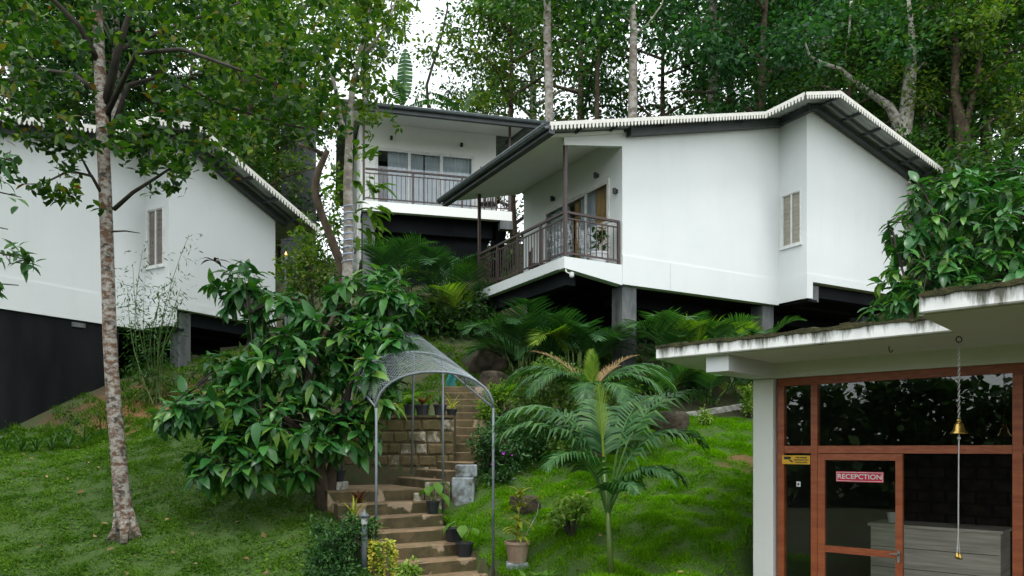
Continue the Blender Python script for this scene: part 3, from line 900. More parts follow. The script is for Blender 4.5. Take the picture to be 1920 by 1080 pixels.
# ---- middle cottage (seen from its balcony)
root_M = thing('cottage', 'white cottage at the back with a railed balcony over a black void', 'cottage', (O_M[0], O_M[1], O_M[2] + H), A_M)
def middle_cottage(rt):
    W = 4.72; D = 1.6; zE = 2.72; sl = .22
    zf = lambda y: zE + sl * (y + .6)
    MB().box(0, W, 0, .2, -.30, -.005).build('balcony_front_beam', M['white_lift'], rt)
    MB().box(0, W, .203, D, -.24, -.02).build('balcony_slab', M['black'], rt)
    MB().box(W - .4, W + .02, -.02, .25, -.58, -.305).build('beam_end', M['grey_col'], rt)
    # black base wall under, tapering to the right, with a lower ledge
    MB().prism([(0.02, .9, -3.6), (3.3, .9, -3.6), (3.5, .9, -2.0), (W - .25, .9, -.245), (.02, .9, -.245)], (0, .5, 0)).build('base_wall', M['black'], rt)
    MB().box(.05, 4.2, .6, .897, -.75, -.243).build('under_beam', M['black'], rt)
    MB().prism([(W - .38, .26, -.31), (W - .38, 1.55, -1.9), (W - .38, 1.55, -.245), (W - .38, .26, -.245)], (.3, 0, 0)).build('bracket', M['black'], rt)
    for x in (.2,):
        MB().box(x - .18, x + .18, .25, .6, -4.0, -.31).build('column', M['grey_col'], rt)
    # wall with sliding door
    MB().box(0, .47, D, D + .2, -.02, zf(D) - .1).box(.47, 3.8, D, D + .2, 2.3, zf(D) - .1).box(3.8, 4.55, D, D + .2, -.02, zf(D) - .1).build('balcony_wall', M['white_lift'], rt)
    c = M['curtain']
    sliding_door(rt, 'y', D, .47, 3.8, 0, 2.3, -1, 3, [[(.35, 1, c)], [(0, .45, c), (.5, 1, c)], [(0, 1, c)]])
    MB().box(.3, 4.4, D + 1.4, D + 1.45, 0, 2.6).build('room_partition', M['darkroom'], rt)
    # side wall, receding
    MB().prism([(0, D + .2, -1.4), (0, 11, -1.4), (0, 11, zf(7.0) - .9), (0, 7, zf(7.0) - .12), (0, D + .2, zf(D + .2) - .12)], (.2, 0, 0)).build('side_wall', M['white_lift'], rt)
    MB().prism([(4.35, D + .2, -.24), (4.35, 11, -.24), (4.35, 11, zf(7) - .9), (4.35, 7, zf(7) - .12), (4.35, D + .2, zf(D + .2) - .12)], (.2, 0, 0)).build('side_wall', M['white_lift'], rt)
    window_unit(rt, 'x', -.003, 3.2, 5.6, -.2, 1.3, -1, M['curtain_wood'])
    # ceiling, roof, gutter
    MB().hexa([(-.3, -.45, zf(-.45) - .12), (5.1, -.45, zf(-.45) - .12), (5.1, D, zf(D) - .12), (-.3, D, zf(D) - .12)],
              [(-.3, -.45, zf(-.45) - .05), (5.1, -.45, zf(-.45) - .05), (5.1, D, zf(D) - .05), (-.3, D, zf(D) - .05)]).build('balcony_ceiling', M['white_lift'], rt)
    sh = MB(); n = 180; x0, x1 = -.7, 5.75
    vs, fs = [], []
    for i in range(n + 1):
        x = x0 + (x1 - x0) * i / n; w = .018 * math.sin(2 * math.pi * x / .19)
        vs += [(x, -.6, zf(-.6) + w), (x, 7, zf(7) + w), (x, 11.5, zf(7) - 1.0 + w)]
    for i in range(n):
        a = 3 * i; fs += [(a, a+3, a+4, a+1), (a+1, a+4, a+5, a+2)]
    so = sh.add(vs, fs).build('roof_sheet', M['sheet_top'], rt, smooth=True)
    so.modifiers.new('solid', 'SOLIDIFY').thickness = .012
    MB().box(x0, x1, -.60, -.48, zf(-.55) - .22, zf(-.55) - .04).build('eave_fascia', M['steel'], rt)
    g = MB(); n = 7; prof = []
    for i in range(n):
        a = math.pi * i / (n - 1)
        prof.append((-.68 - .07 * math.cos(a), zf(-.6) - .02 - .085 * math.sin(a)))
    for i in range(n - 1):
        (ya, za), (yb, zb) = prof[i], prof[i+1]
        g.add([(x0 - .05, ya, za), (x0 - .05, yb, zb), (x1 + .1, yb, zb), (x1 + .1, ya, za)], [(0, 1, 2, 3)])
    gu = g.build('gutter', M['gutter'], rt, smooth=True); gu.modifiers.new('solid', 'SOLIDIFY').thickness = .012
    for x in (.2, 1.6, 3.0, 4.4, 5.6): MB().box(x, x + .03, -.77, -.58, zf(-.6) - .0, zf(-.6) + .025).build('gutter_bracket', M['steel'], gu)
    MB().hexa([(5.12, -.4, zf(-.4) - .2), (5.2, -.4, zf(-.4) - .2), (5.2, D + 1, zf(D + 1) - .2), (5.12, D + 1, zf(D + 1) - .2)],
              [(5.12, -.4, zf(-.4) - .06), (5.2, -.4, zf(-.4) - .06), (5.2, D + 1, zf(D + 1) - .06), (5.12, D + 1, zf(D + 1) - .06)]).build('rafter', M['steel'], rt)
    for x in (.035, W - .06): MB().box(x - .035, x + .035, .03, .10, 0, zf(.06) - .125).build('balcony_post', M['rail'], rt)
    railing(rt, 'y', .065, .08, W - .1, 0, 1.02, .135, [1.55, 3.1])
    railing(rt, 'x', W - .06, .10, D - .02, 0, 1.02, .15, [])
    for x in (1.0, 3.35): wall_lamp(rt, (x, D - .005, 2.62), (0, -1, 0))
middle_cottage(root_M)

# dark sheet-metal shed behind the left cottage
shp = P(560, 300, 27.0)
shed = thing('shed', 'dark grey sheet metal shed beside the middle cottage', 'shed', (shp.x, 27, gnd(shp.x, 27) - .3), .25)
MB().box(-.6, .6, 0, 1.6, 0, 5.6).build('body', M['steel'], shed)
for i in range(12):
    MB().box(-.59 + i * .1, -.56 + i * .1, -.02, -.001, .02, 5.55).build('rib', M['steel'], shed)
for z in (1.2, 2.6, 4.0): MB().box(-.6, .6, -.035, -.021, z, z + .05).build('girt', M['steel'], shed)
MB().box(-.68, .68, -.1, 1.7, 5.6, 5.68).build('roof', M['sheet_top'], shed)

# ------------------------------------------------------------------ reception
root_C = thing('reception_building', 'white flat-roofed reception with red-brown wood framed glass front', 'building', (O_C[0], O_C[1], H), A_C)
# local: x along the facade (to the right and nearer), y into the building, z relative to eye level (floor at -2.1)
def reception(rt):
    ZF = -2.1
    def bx(nm, x0, x1, y0, y1, z0, z1, mat, par=rt, bv=0):
        o = MB().box(x0, x1, y0, y1, z0, z1).build(nm, M[mat], par)
        if bv: bevel(o, bv)
        return o
    bx('column', 0, .27, -.02, .26, ZF - .3, .90, 'white_lift', bv=.008)
    bx('lintel', .27, 7.0, .0, .24, .90, 1.10, 'white_lift')
    bx('beam', -.02, .27, -1.22, .24, .903, 1.098, 'white', bv=.006)
    # roof slab, L-shaped, bevelled left tip
    OV = -1.36; SX = 2.62; OV2 = -2.58
    top, bot = 1.25, 1.10
    poly = [(-.85, -.2), (-.62, OV), (SX, OV), (SX, OV2), (8.2, OV2), (8.2, 5.2), (-.85, 5.2)]
    s = MB().prism([(x, y, bot) for x, y in poly], (0, 0, top - bot)).build('roof_slab', M['fascia'], rt)
    bevel(s, .012)
    s2 = MB().prism([(x + (.08 if x < 0 else -.02), y + .08, bot - .006) for x, y in poly], (0, 0, .004)).build('soffit', M['white_lift'], rt)
    # mossy ridge on top of the slab edge
    vs, fs = [], []
    mb = MB()
    def moss_run(p0, p1, nrm_):
        n = int((Vector(p1) - Vector(p0)).length / .06)
        prev = None; rows = []
        for i in range(n + 1):
            c = Vector(p0).lerp(Vector(p1), i / n)
            h = .010 + .022 * abs(math.sin(i * .37) * math.sin(i * .11 + 1)) + random.uniform(0, .018)
            o = Vector(nrm_) * (.012 + random.uniform(0, .018))
            rows.append([c + o + Vector((0, 0, -.012 - random.uniform(0, .02))), c + o + Vector((0, 0, h * .6)), c - Vector(nrm_) * .08 + Vector((0, 0, h)), c - Vector(nrm_) * .35 + Vector((0, 0, .004))])
        for i in range(n):
            for k in range(3): mb.add([rows[i][k], rows[i+1][k], rows[i+1][k+1], rows[i][k+1]], [(0, 1, 2, 3)])
    moss_run((-.62, OV, top), (SX, OV, top), (0, -1, 0)); moss_run((SX, OV2, top), (8.0, OV2, top), (0, -1, 0)); moss_run((SX, OV2, top), (SX, OV, top), (-1, 0, 0))
    tag(mb.build('moss', M['moss'], rt), kind='stuff')
    # walls, floor, interior
    bx('floor', .0, 7.6, -1.2, 5.0, ZF - .1, ZF, 'tilefloor')
    bx('side_wall', .0, .2, .27, 5.0, ZF, 1.095, 'white')
    bx('inner_shade_sheet', .203, .215, .27, 4.85, ZF, .995, 'darkroom')  # dark sheet added over the white side wall, stands in for room shade
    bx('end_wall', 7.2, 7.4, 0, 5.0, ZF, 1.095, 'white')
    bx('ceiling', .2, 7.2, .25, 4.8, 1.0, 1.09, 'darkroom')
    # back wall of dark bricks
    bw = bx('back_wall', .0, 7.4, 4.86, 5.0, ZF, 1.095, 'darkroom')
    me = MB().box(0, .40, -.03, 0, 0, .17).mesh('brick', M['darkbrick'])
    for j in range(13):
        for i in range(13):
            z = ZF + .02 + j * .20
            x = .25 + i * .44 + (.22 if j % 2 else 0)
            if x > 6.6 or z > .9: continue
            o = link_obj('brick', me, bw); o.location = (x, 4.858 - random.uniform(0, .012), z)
    # timber frame
    yw0, yw1 = .05, .13
    fr = MB()
    xs = [.30, .40, .80, .90, 2.80, 2.92]
    bx('frame_head', .30, 7.0, yw0, yw1, .80, .897, 'wood_h')
    for a, b in ((.30, .385), (.725, .805), (2.83, 2.92)):
        bx('frame_post', a, b, yw0 - .004, yw1 + .004, ZF, .797, 'wood')
    bx('transom', .388, .722, yw0, yw1, -.05, .04, 'wood_h'); bx('transom', .808, 2.827, yw0, yw1, -.05, .04, 'wood_h'); bx('transom', 2.923, 7.0, yw0, yw1, -.05, .04, 'wood_h')
    for a, b, z0, z1 in ((.385, .725, .04, .80), (.805, 2.83, .04, .80), (.385, .725, ZF, -.05), (2.92, 4.6, .04, .80), (2.92, 4.6, ZF, -.05)):
        bx('pane', a + .001, b - .001, .085, .091, z0 + .001, z1 - .001, 'glass_r')
    # door leaf
    d0, d1, dz1 = .815, 1.775, -.058
    d = bx('door', d0, d0 + .085, .03, .085, ZF + .01, dz1, 'wood')
    bx('door_stile', d1 - .075, d1, .03, .085, ZF + .01, dz1, 'wood', d)
    bx('door_rail', d0 + .0855, d1 - .0755, .032, .083, dz1 - .075, dz1, 'wood_h', d)
    bx('door_rail', d0 + .0855, d1 - .0755, .032, .083, -1.255, -1.175, 'wood_h', d)
    bx('door_rail', d0 + .0855, d1 - .0755, .032, .083, ZF + .01, ZF + .16, 'wood_h', d)
    bx('pane', d0 + .086, d1 - .076, .052, .058, -1.174, dz1 - .076, 'glass_r', d)
    bx('pane', d0 + .086, d1 - .076, .052, .058, ZF + .161, -1.256, 'glass_r', d)
    hm = MB(); hm.box(d1 - .05, d1 - .02, .005, .029, -1.30, -1.16).tube([(d1 - .035, .004, -1.20), (d1 - .035, -.04, -1.20), (d1 - .12, -.04, -1.20)], .01, 8)
    hm.build('handle', M['chain'], d)
    return ZF
M['moss'] = mat_noise('dry_moss', (.018, .02, .006), (.06, .055, .018), 9, 1.0, .8, bdist=.03)
ZF = reception(root_C)

def to_world_C(x, y, z):
    c, s = math.cos(A_C), math.sin(A_C)
    return Vector((O_C[0] + x * c - y * s, O_C[1] + x * s + y * c, z + H))

def text_obj(name, body, size, mat, parent, loc, rot=(R(90), 0, 0), xscale=1.0, bold=0.0, align='CENTER'):
    cu = bpy.data.curves.new(name, 'FONT'); cu.body = body; cu.size = size
    cu.align_x = align; cu.align_y = 'CENTER'; cu.extrude = .0012; cu.offset = bold
    cu.materials.append(mat)
    tmp = bpy.data.objects.new(name, cu); COL.objects.link(tmp)
    bpy.context.view_layer.update()
    me = bpy.data.meshes.new_from_object(tmp.evaluated_get(bpy.context.evaluated_depsgraph_get()))
    bpy.data.objects.remove(tmp)
    me.name = name
    o = bpy.data.objects.new(name, me); COL.objects.link(o)
    o.parent = parent; o.location = loc; o.rotation_euler = rot; o.scale = (xscale, 1, 1)
    return o

# red sign on the door glass
sg = thing('sign', 'small red sign with white capital letters on the glass door', 'sign', to_world_C(1.30, .05, -.33), A_C)
MB().box(-.27, .27, -.006, 0, -.062, .062).build('board', M['sign_red'], sg)
bd = MB()
for x0, x1, z0, z1 in ((-.262, .262, .048, .054), (-.262, .262, -.054, -.048), (-.262, -.256, -.048, .048), (.256, .262, -.048, .048)): bd.box(x0, x1, -.0085, -.0065, z0, z1)
bd.build('border', M['sign_white'], sg)
text_obj('lettering', 'RECEPCTION', .080, M['sign_white'], sg, (0, -.0085, -.001), xscale=1.06, bold=.0012)
# yellow surveillance sticker
sy = thing('sticker', 'yellow camera warning sticker with black print on the narrow side pane', 'sticker', to_world_C(.555, .04, -.135), A_C)
MB().box(-.19, .165, -.003, 0, -.055, .055).build('board', M['sign_yellow'], sy)
cm = MB()
cm.prism([(-.165, -.005, .005), (-.10, -.005, .005), (-.075, -.005, .02), (-.075, -.005, .04), (-.165, -.005, .04)], (0, .0015, 0))
cm.prism([(-.105, -.0055, -.005), (-.06, -.0055, -.035), (-.05, -.0055, -.02), (-.085, -.0055, .004)], (0, .0015, 0))
cm.build('camera_mark', M['ink'], sy)
for i, t in enumerate(('THIS PREMISES', 'ARE UNDER CCTV', 'SURVEILLANCE')):
    text_obj('lettering', t, .026, M['ink'], sy, (.055, -.0045, .028 - .03 * i), xscale=.85, bold=.0006)
sw = thing('notice', 'tiny white notice stuck on the narrow side pane below the yellow sticker', 'notice', to_world_C(.56, .075, -.44), A_C)
MB().box(-.025, .025, -.003, 0, -.032, .032).build('paper', M['sign_white'], sw)
MB().box(-.012, .012, -.0045, -.0032, -.015, .012).build('mark', M['ink'], sw)

# counter inside and white pot on it
ct = thing('counter', 'grey wood reception counter standing inside behind the door', 'counter', to_world_C(1.72, 1.5, ZF), A_C)
MB().box(-.75, .75, 0, .6, 0, 1.06).build('body', M['counter'], ct)
MB().box(-.78, .78, -.03, .63, 1.062, 1.10).build('top', M['counter'], ct)
for z in (.25, .52, .79): MB().box(-.74, .74, -.006, -.001, z, z + .006).build('groove', M['ink'], ct)

# hanging bell
hk = to_world_C(2.62 + .23, -.62, 1.09)
hk = P(1798, 628, 7.27)
bell = thing('hanging_bell', 'brass bell on a chain with a long pull rope under the porch', 'bell', hk)
b0 = MB(); b0.lathe([(.05, -.008), (.05, 0)], 12)
b0.tube([(0.028*math.cos(a), 0, -.045 + .028*math.sin(a)) for a in np.linspace(0, 2*math.pi, 14)], .006, 6); b0.build('ceiling_hook', M['rail'], bell)
zb = -.93
ch = MB(); z = -.075; k = 0
while z > zb + .12:
    pts = []
    for a in np.linspace(0, 2 * math.pi, 9):
        u, w = .010 * math.cos(a), .017 * math.sin(a)
        pts.append((u, 0, z + w) if k % 2 else (0, u, z + w))
    ch.tube(pts, .003, 4, caps=False); z -= .027; k += 1
ch.build('chain', M['chain'], bell)
bb = MB(); bb.lathe([(.012, .12), (.022, .105), (.022, .09), (.012, .085), (.03, .075), (.04, .06), (.045, .03), (.055, .005), (.075, -.02), (.077, -.028), (.066, -.028), (.03, .03)], 20, (0, 0, zb)); bb.build('bell', M['brass'], bell, smooth=True)
MB().tube([(0, 0, zb), (.001, 0, zb - .06)], .008, 6).lathe([(.002, -.03), (.016, -.02), (.016, .0), (.004, .01)], 10, (0, 0, zb - .06)).build('clapper', M['chain'], bell)
MB().tube([(0, 0, zb - .06), (-.004, 0, zb - .6), (-.006, 0, zb - 1.0), (-.018, .0, zb - 1.19)], .006, 6).tube([(-.006, 0, zb - 1.0), (.006, 0, zb - 1.19)], .004, 6).build('pull_rope', M['rope'], bell)
sb = MB()
for dx, dz in ((-.018, -1.22), (.008, -1.23)): sb.lathe([(.006, .045), (.014, .035), (.018, .005), (.026, -.015), (.02, -.015)], 12, (dx, 0, zb + dz))
sb.build('small_bell', M['brass'], bell, smooth=True)
hk2 = P(1667, 648, 1.1 * F / (HY - 648))
h2 = thing('ceiling_hook', 'small empty metal hook in the porch soffit', 'hook', hk2)
MB().lathe([(.03, -.006), (.03, 0)], 10).tube([(0, 0, 0), (0, 0, -.05), (.02, 0, -.075), (.035, 0, -.06), (.035, 0, -.045)], .006, 6).build('hook', M['rail'], h2)

# ------------------------------------------------------------------ staircase, stone wall, arch
st = thing('garden_staircase', 'worn brown mossy concrete garden steps climbing under the wire arch', 'steps', (O_S1[0], O_S1[1], H), A_S1)
def rough_box(x0, x1, y0, y1, z0, z1, j=.012):
    mb = MB(); nx = max(3, int((x1 - x0) / .16))
    vs = []; 
    for i in range(nx + 1):
        x = x0 + (x1 - x0) * i / nx
        e1, e2, e3 = (random.uniform(-j, j) for _ in range(3))
        vs += [(x, y0 + e1, z0), (x, y0 + e1 * .5 + .0, z1 - .025), (x, y0 + .02 + abs(e2), z1 + e3 * .4), (x, y1, z1), (x, y1, z0)]
    fs = []
    for i in range(nx):
        a = i * 5
        for k in range(4): fs.append((a + k, a + 5 + k, a + 6 + k, a + 1 + k))
    fs.append((0, 1, 2, 3, 4)); b = nx * 5; fs.append((b + 4, b + 3, b + 2, b + 1, b))
    return mb.add(vs, fs)
ZS0 = -1.70; RI = .18; TR = .32
for k in range(-4, 7):
    wl, wr = -.80, .80 - .02 * k
    if k == 6:
        rough_box(-.86, .70, k * TR, k * TR + 1.6, ZS0 + k * RI - .6, ZS0 + k * RI).build('landing', M['step'], st)
    else:
        rough_box(wl, wr, k * TR, k * TR + TR + .1, ZS0 + k * RI - .5, ZS0 + k * RI).build('step', M['step'], st)
ZL = ZS0 + 6 * RI      # landing top, relative
inv = Matrix.Translation(st.location) @ Matrix.Rotation(A_S1, 4, 'Z')
inv = inv.inverted()
def poly_step(pts, z0, z1, nm='step', mat='step', par=st):
    """pts: world xy corners counter-clockwise"""
    mb = MB()
    # split the front edges a little for a worn outline
    q = []
    for i in range(len(pts)):
        a, b = Vector((*pts[i], 0)), Vector((*pts[(i + 1) % len(pts)], 0))
        n = max(1, int((b - a).length / .2))
        for k in range(n):
            p = a.lerp(b, k / n)
            if k: p += Vector((random.uniform(-.01, .01), random.uniform(-.01, .01), 0))
            q.append(p)
    base = [inv @ Vector((p.x, p.y, z0 + H)) for p in q]
    up = (inv @ Vector((0, 0, z1 + H))).z - base[0].z
    mb.prism(base, (0, 0, up))
    o = mb.build(nm, M[mat], par); bevel(o, .018, 2)
    return o
# second flight climbs to the right, third runs straight up the slope
for k, x0 in enumerate((-2.02, -1.66, -1.30)):
    z1 = ZL + .135 * (k + 1)
    poly_step([((-1.40, -1.06, -.80)[k], 11.92 + .05 * k), (-.62, 12.08), (-.62, 13.25), (x0 - .05, 13.25)], z1 - .6, z1)
ZC = ZL + .405
for k in range(1, 11):
    y0 = 13.05 + .33 * k; z1 = ZC + .158 * k
    xc = -.62 - .035 * k
    poly_step([(xc - .52, y0), (xc + .50, y0 + .02), (xc + .50, y0 + .46), (xc - .52, y0 + .46)], z1 - .5, z1)
# whitewashed cheek blocks on the right
for (x0, x1, y0, y1, z0, z1, mt) in ((-1.36, -.98, 11.70, 11.90, -1.1, ZL + .10, 'stone'), (-.95, -.60, 11.80, 12.12, -1.0, ZL + .17, 'whitewash'), (-.90, -.56, 11.88, 12.16, ZL + .173, ZL + .37, 'whitewash'),
                              (-1.52, -1.38, 11.50, 11.72, -1.3, ZL - .06, 'stone')):
    poly_step([(x0, y0), (x1, y0 + .04), (x1, y1), (x0, y1)], z0, z1, 'cheek_block', mt)
poly_step([(-2.85, 11.35), (-2.62, 11.3), (-2.55, 11.7), (-2.8, 11.75)], -1.2, ZL + .12, 'cheek_block', 'kerb')
o = poly_step([(-.08, 10.0), (.22, 9.96), (.22, 10.2), (-.08, 10.22)], -1.9, -1.52, 'cheek_block', 'whitewash')

sw_ = thing('stone_wall', 'mossy laterite block retaining wall with pots along its top', 'wall', (-3.3, 13.2, H), 0)
WL = 2.28; ZB = ZL - .08; HC = .205; NC = 6
MB().box(0, WL, .008, .45, ZB - .4, ZB + NC * HC + .02).build('mortar_core', M['mortar'], sw_)
zc_ = [ZB + j * HC + (random.uniform(-.025, .025) if 0 < j < NC else 0) for j in range(NC + 1)]
for j in range(NC):
    x = 0.0
    while x < WL - .05:
        w = min(random.uniform(.20, .38), WL - x)
        if w < .10: break
        g = .009
        d = random.uniform(.004, .022)
        x0, x1, z0, z1 = x + g, x + w - g, zc_[j] + g * random.uniform(.6, 1.6), zc_[j + 1] - g * random.uniform(.6, 1.6)
        jit = lambda: random.uniform(-.02, .02)
        ci = .03
        f4 = [(x0 + ci + jit(), -d, z0 + ci + jit()), (x1 - ci + jit(), -d, z0 + ci + jit()), (x1 - ci + jit(), -d, z1 - ci + jit()), (x0 + ci + jit(), -d, z1 - ci + jit())]
        m4 = [(x0, .006, z0), (x1, .006, z0), (x1, .006, z1), (x0, .006, z1)]
        b4 = [(x0, .055, z0), (x1, .055, z0), (x1, .055, z1), (x0, .055, z1)]
        mb = MB().add(f4 + m4 + b4, [(0,1,2,3)] + [(i, 4+i, 4+(i+1)%4, (i+1)%4) for i in range(4)] + [(4+i, 8+i, 8+(i+1)%4, 4+(i+1)%4) for i in range(4)])
        mb.build('stone', M['stone'], sw_)
        x += w
for i in range(7):
    MB().box(i * .325 + .005, i * .325 + .318, -.03, .46, ZB + NC * HC + .023, ZB + NC * HC + .065).build('coping_stone', M['step'], sw_)
ZWT = ZB + NC * HC + .065

# wire arch
AR = thing('garden_arch', 'grey pipe garden arch roofed with wire netting over the steps', 'arch', (-1.03, 10.0, H))
def arch_pts(c, half, spring, rise, n=16):
    vx = Vector((.95, .12, 0)).normalized() if False else Vector((1, .0, 0))
    out = []
    for i in range(n + 1):
        a = math.pi * i / n
        u = -math.cos(a); v = math.sin(a)
        s = math.copysign(abs(u) ** .9, u)
        out.append(Vector(c) + vx * (half * s) + Vector((0, 0, spring + rise * v ** .95)))
    return out
a0 = arch_pts((0, 0, 0), .78, .55, .48)
a1 = arch_pts((-.82, 1.62, 0), .78, 1.28, .48)
amid = [p.lerp(q, .5) for p, q in zip(a0, a1)]
for nm, a in (('front_hoop', a0), ('middle_hoop', amid), ('rear_hoop', a1)): MB().tube(a, .017, 8).build(nm, M['pipe'], AR, smooth=True)
def arch_post(p):
    w = Vector(AR.location) + Vector(p)
    MB().tube([(p[0], p[1], p[2]), (p[0], p[1], gnd(w.x, w.y) - H - .1)], .017, 8).build('post', M['pipe'], AR, smooth=True)
for p in (a0[0], a0[-1], a1[0], a1[-1]): arch_post(p)
MB().tube([a1[8] + Vector((.30, .25, -.12)), (-.62 + .05, 1.95, -.4)], .017, 8).build('post', M['pipe'], AR, smooth=True)
MB().tube([a0[-1], a1[-1], a1[-1] + (a1[-1] - a0[-1]) * .35], .015, 8).build('edge_pipe', M['pipe'], AR, smooth=True)
MB().tube([a0[0], a1[0]], .015, 8).build('edge_pipe', M['pipe'], AR, smooth=True)
def arch_uv(u, v):
    i = min(15, int(u * 16)); f = u * 16 - i
    p = a0[i].lerp(a0[i + 1], f); q = a1[i].lerp(a1[i + 1], f)
    return p.lerp(q, v) + Vector((0, 0, .018))
net = MB(); NU = 38; VL = 1.22
for d in (-1, 1):
    for k in range(-40, NU + 40):
        pts = []
        for t in range(0, 25):
            v = t / 24; u = (k + d * v * 34) / NU
            if 0 <= u <= 1:
                pts.append(arch_uv(u, v * VL))
        if len(pts) > 1: net.tube(pts, .0021, 3, caps=False)
net.build('wire_netting', M['wire'], AR)
gl = P(847, 706, 11.3)
glv = thing('cloth_scrap', 'teal cloth scrap caught on the wire arch', 'cloth', gl)
mb = MB(); vs, fs = [], []
for i in range(5):
    for j in range(7): vs.append((-.07 + .035 * i + .015 * math.sin(j), .03 * math.sin(i * 1.7 + j), -.04 * j + .1))
for i in range(4):
    for j in range(6): fs.append((i*7+j, (i+1)*7+j, (i+1)*7+j+1, i*7+j+1))
M['teal'] = plain('teal_cloth', (.02, .22, .20), .6)
mb.add(vs, fs).build('cloth', M['teal'], glv, smooth=True)

# white kerb at the top of the right lawn
kb = thing('kerb', 'low white lichen-stained concrete kerb at the top of the right lawn', 'kerb', (0, 0, 0))
kp = [on_ground(1268, 14.9), on_ground(1310, 15.2), on_ground(1360, 15.55), on_ground(1415, 15.9), on_ground(1480, 16.2)]
for i in range(4):
    a, b = kp[i], kp[i + 1]
    d = (b - a).normalized(); n = Vector((-d.y, d.x, 0)).normalized() * .14
    zz = Vector((0, 0, 1))
    q = MB().hexa([a - zz * .4 - n * .0, b - d * .01 - zz * .4, b - d * .01 + n - zz * .4, a + n - zz * .4], [a + zz * .12, b - d * .01 + zz * .12, b - d * .01 + n + zz * .12, a + n + zz * .12])
    bevel(q.build('kerb_block', M['kerb'], kb), .02)

# rocks
def rock(loc, s, label, seed):
    rs = np.random.default_rng(seed)
    import bmesh
    bm = bmesh.new(); bmesh.ops.create_icosphere(bm, subdivisions=3, radius=1)
    k = rs.normal(size=(6, 3)); ph = rs.random(6) * 6
    for v in bm.verts:
        c = np.array(v.co); f = 1
        for a, p in zip(k, ph): f += .07 * math.sin(float(a @ c) * 2.2 + p) + .03 * math.sin(float(a @ c) * 5.7 + 2 * p)
        q = c * f
        q = np.clip(q, -.82, .82)
        v.co = Vector((q[0] * s[0], q[1] * s[1], q[2] * s[2]))
    me = bpy.data.meshes.new('rock'); bm.to_mesh(me); bm.free(); me.materials.append(M['rock'])
    me.polygons.foreach_set('use_smooth', [True] * len(me.polygons))
    o = link_obj('rock', me); o.location = loc; o.rotation_euler = (0, 0, rs.random() * 6)
    tag(o, label, 'rock')
rock(on_ground(1252, 14.3, .12), (.42, .35, .30), 'brown mossy boulder beside the white kerb on the right lawn', 1)
rock(on_ground(905, 18.2, .05), (.8, .5, .42), 'large dark boulder on the slope above the arch', 2)
rock(on_ground(985, 11.4, .05), (.28, .2, .17), 'small dark rock in the lawn behind the yellow potted plant', 3)
#rock(on_ground(1180, 12.9, .05), (.30, .22, .15), 'dark rock in the lawn at the foot of the thick palm trunk', 4)
rock(on_ground(925, 16.8, .15), (.4, .3, .3), 'dark stone at the top of the steps below the big boulder', 5)

# ------------------------------------------------------------------ plant kit
def strap(mb, base, az, el0, L, bend, w, n=6, rnd=.5, fold=.25):
    """arching strap leaf"""
    p = Vector(base); vs = []; fs = []
    h = Vector((math.cos(az), math.sin(az), 0)); side = Vector((-h.y, h.x, 0))
    for i in range(n + 1):
        s = i / n
        el = el0 - bend * s ** 1.2
        ww = w * (.45 + 1.1 * s if s < .45 else max(.03, (1 - s) / .55) ** .8)
        t = h * math.cos(el) + Vector((0, 0, math.sin(el)))
        nn = side.cross(t) * -1
        vs += [p - side * ww + nn * ww * fold, p, p + side * ww + nn * ww * fold]
        p = p + t * (L / n)
    for i in range(n):
        a = 3 * i; fs += [(a, a+1, a+4, a+3), (a+1, a+2, a+5, a+4)]
    mb.add(vs, fs, rnd)
    return p

def frond_mb(base, az, el0, L, droop, nl=30, ll=.45, lw=.02, ldroop=.5, lift=.25, fwd=.55, r0=.018, bare=.16, tw=0.0, gather=1.0, seed=None, pw=1.25):
    rs = random.Random(seed if seed is not None else random.random())
    mb = MB()
    h = Vector((math.cos(az), math.sin(az), 0)); side0 = Vector((-h.y, h.x, 0))
    N = 18; p = Vector(base); pts = []; tans = []
    for i in range(N + 1):
        s = i / N; el = el0 - droop * s ** pw
        t = h * math.cos(el) + Vector((0, 0, math.sin(el))) + side0 * tw * s
        t.normalize(); pts.append(p.copy()); tans.append(t); p = p + t * (L / N)
    mb.tube(pts, [r0 * (1 - .85 * i / N) for i in range(N + 1)], 5, rnd=.95)
    for k in range(nl):
        s = bare + (1 - bare) * (k + .5) / nl
        x = s * N; i = min(N - 1, int(x)); f = x - i
        c = pts[i].lerp(pts[i + 1], f); t = tans[i].lerp(tans[i + 1], f).normalized()
        sd = t.cross(Vector((0, 0, 1)))
        sd = sd.normalized() if sd.length > .05 else side0
        up = sd.cross(t).normalized()
        env = (math.sin(math.pi * min(1, .18 + .80 * s)) ** .7)
        for sg in (-1, 1):
            l = ll * env * rs.uniform(.85, 1.12)
            d = (sd * sg * gather + t * (fwd + .55 * s) + up * lift * rs.uniform(.5, 1.3)).normalized()
            a = c; q = []
            dd = d.copy()
            for j in range(4):
                q.append(a.copy())
                a = a + dd * (l / 3)
                dd = (dd + Vector((0, 0, -ldroop * rs.uniform(.6, 1.3) * (.5 + .4 * j)))).normalized()
            wv = t * (lw * rs.uniform(.85, 1.15))
            ws = (.55, 1.0, .75, .06)
            vs = []
            for qq, w in zip(q, ws): vs += [qq - wv * w, qq + wv * w]
            mb.add(vs, [(0, 1, 3, 2), (2, 3, 5, 4), (4, 5, 7, 6)], rs.random() * .9)
    return mb

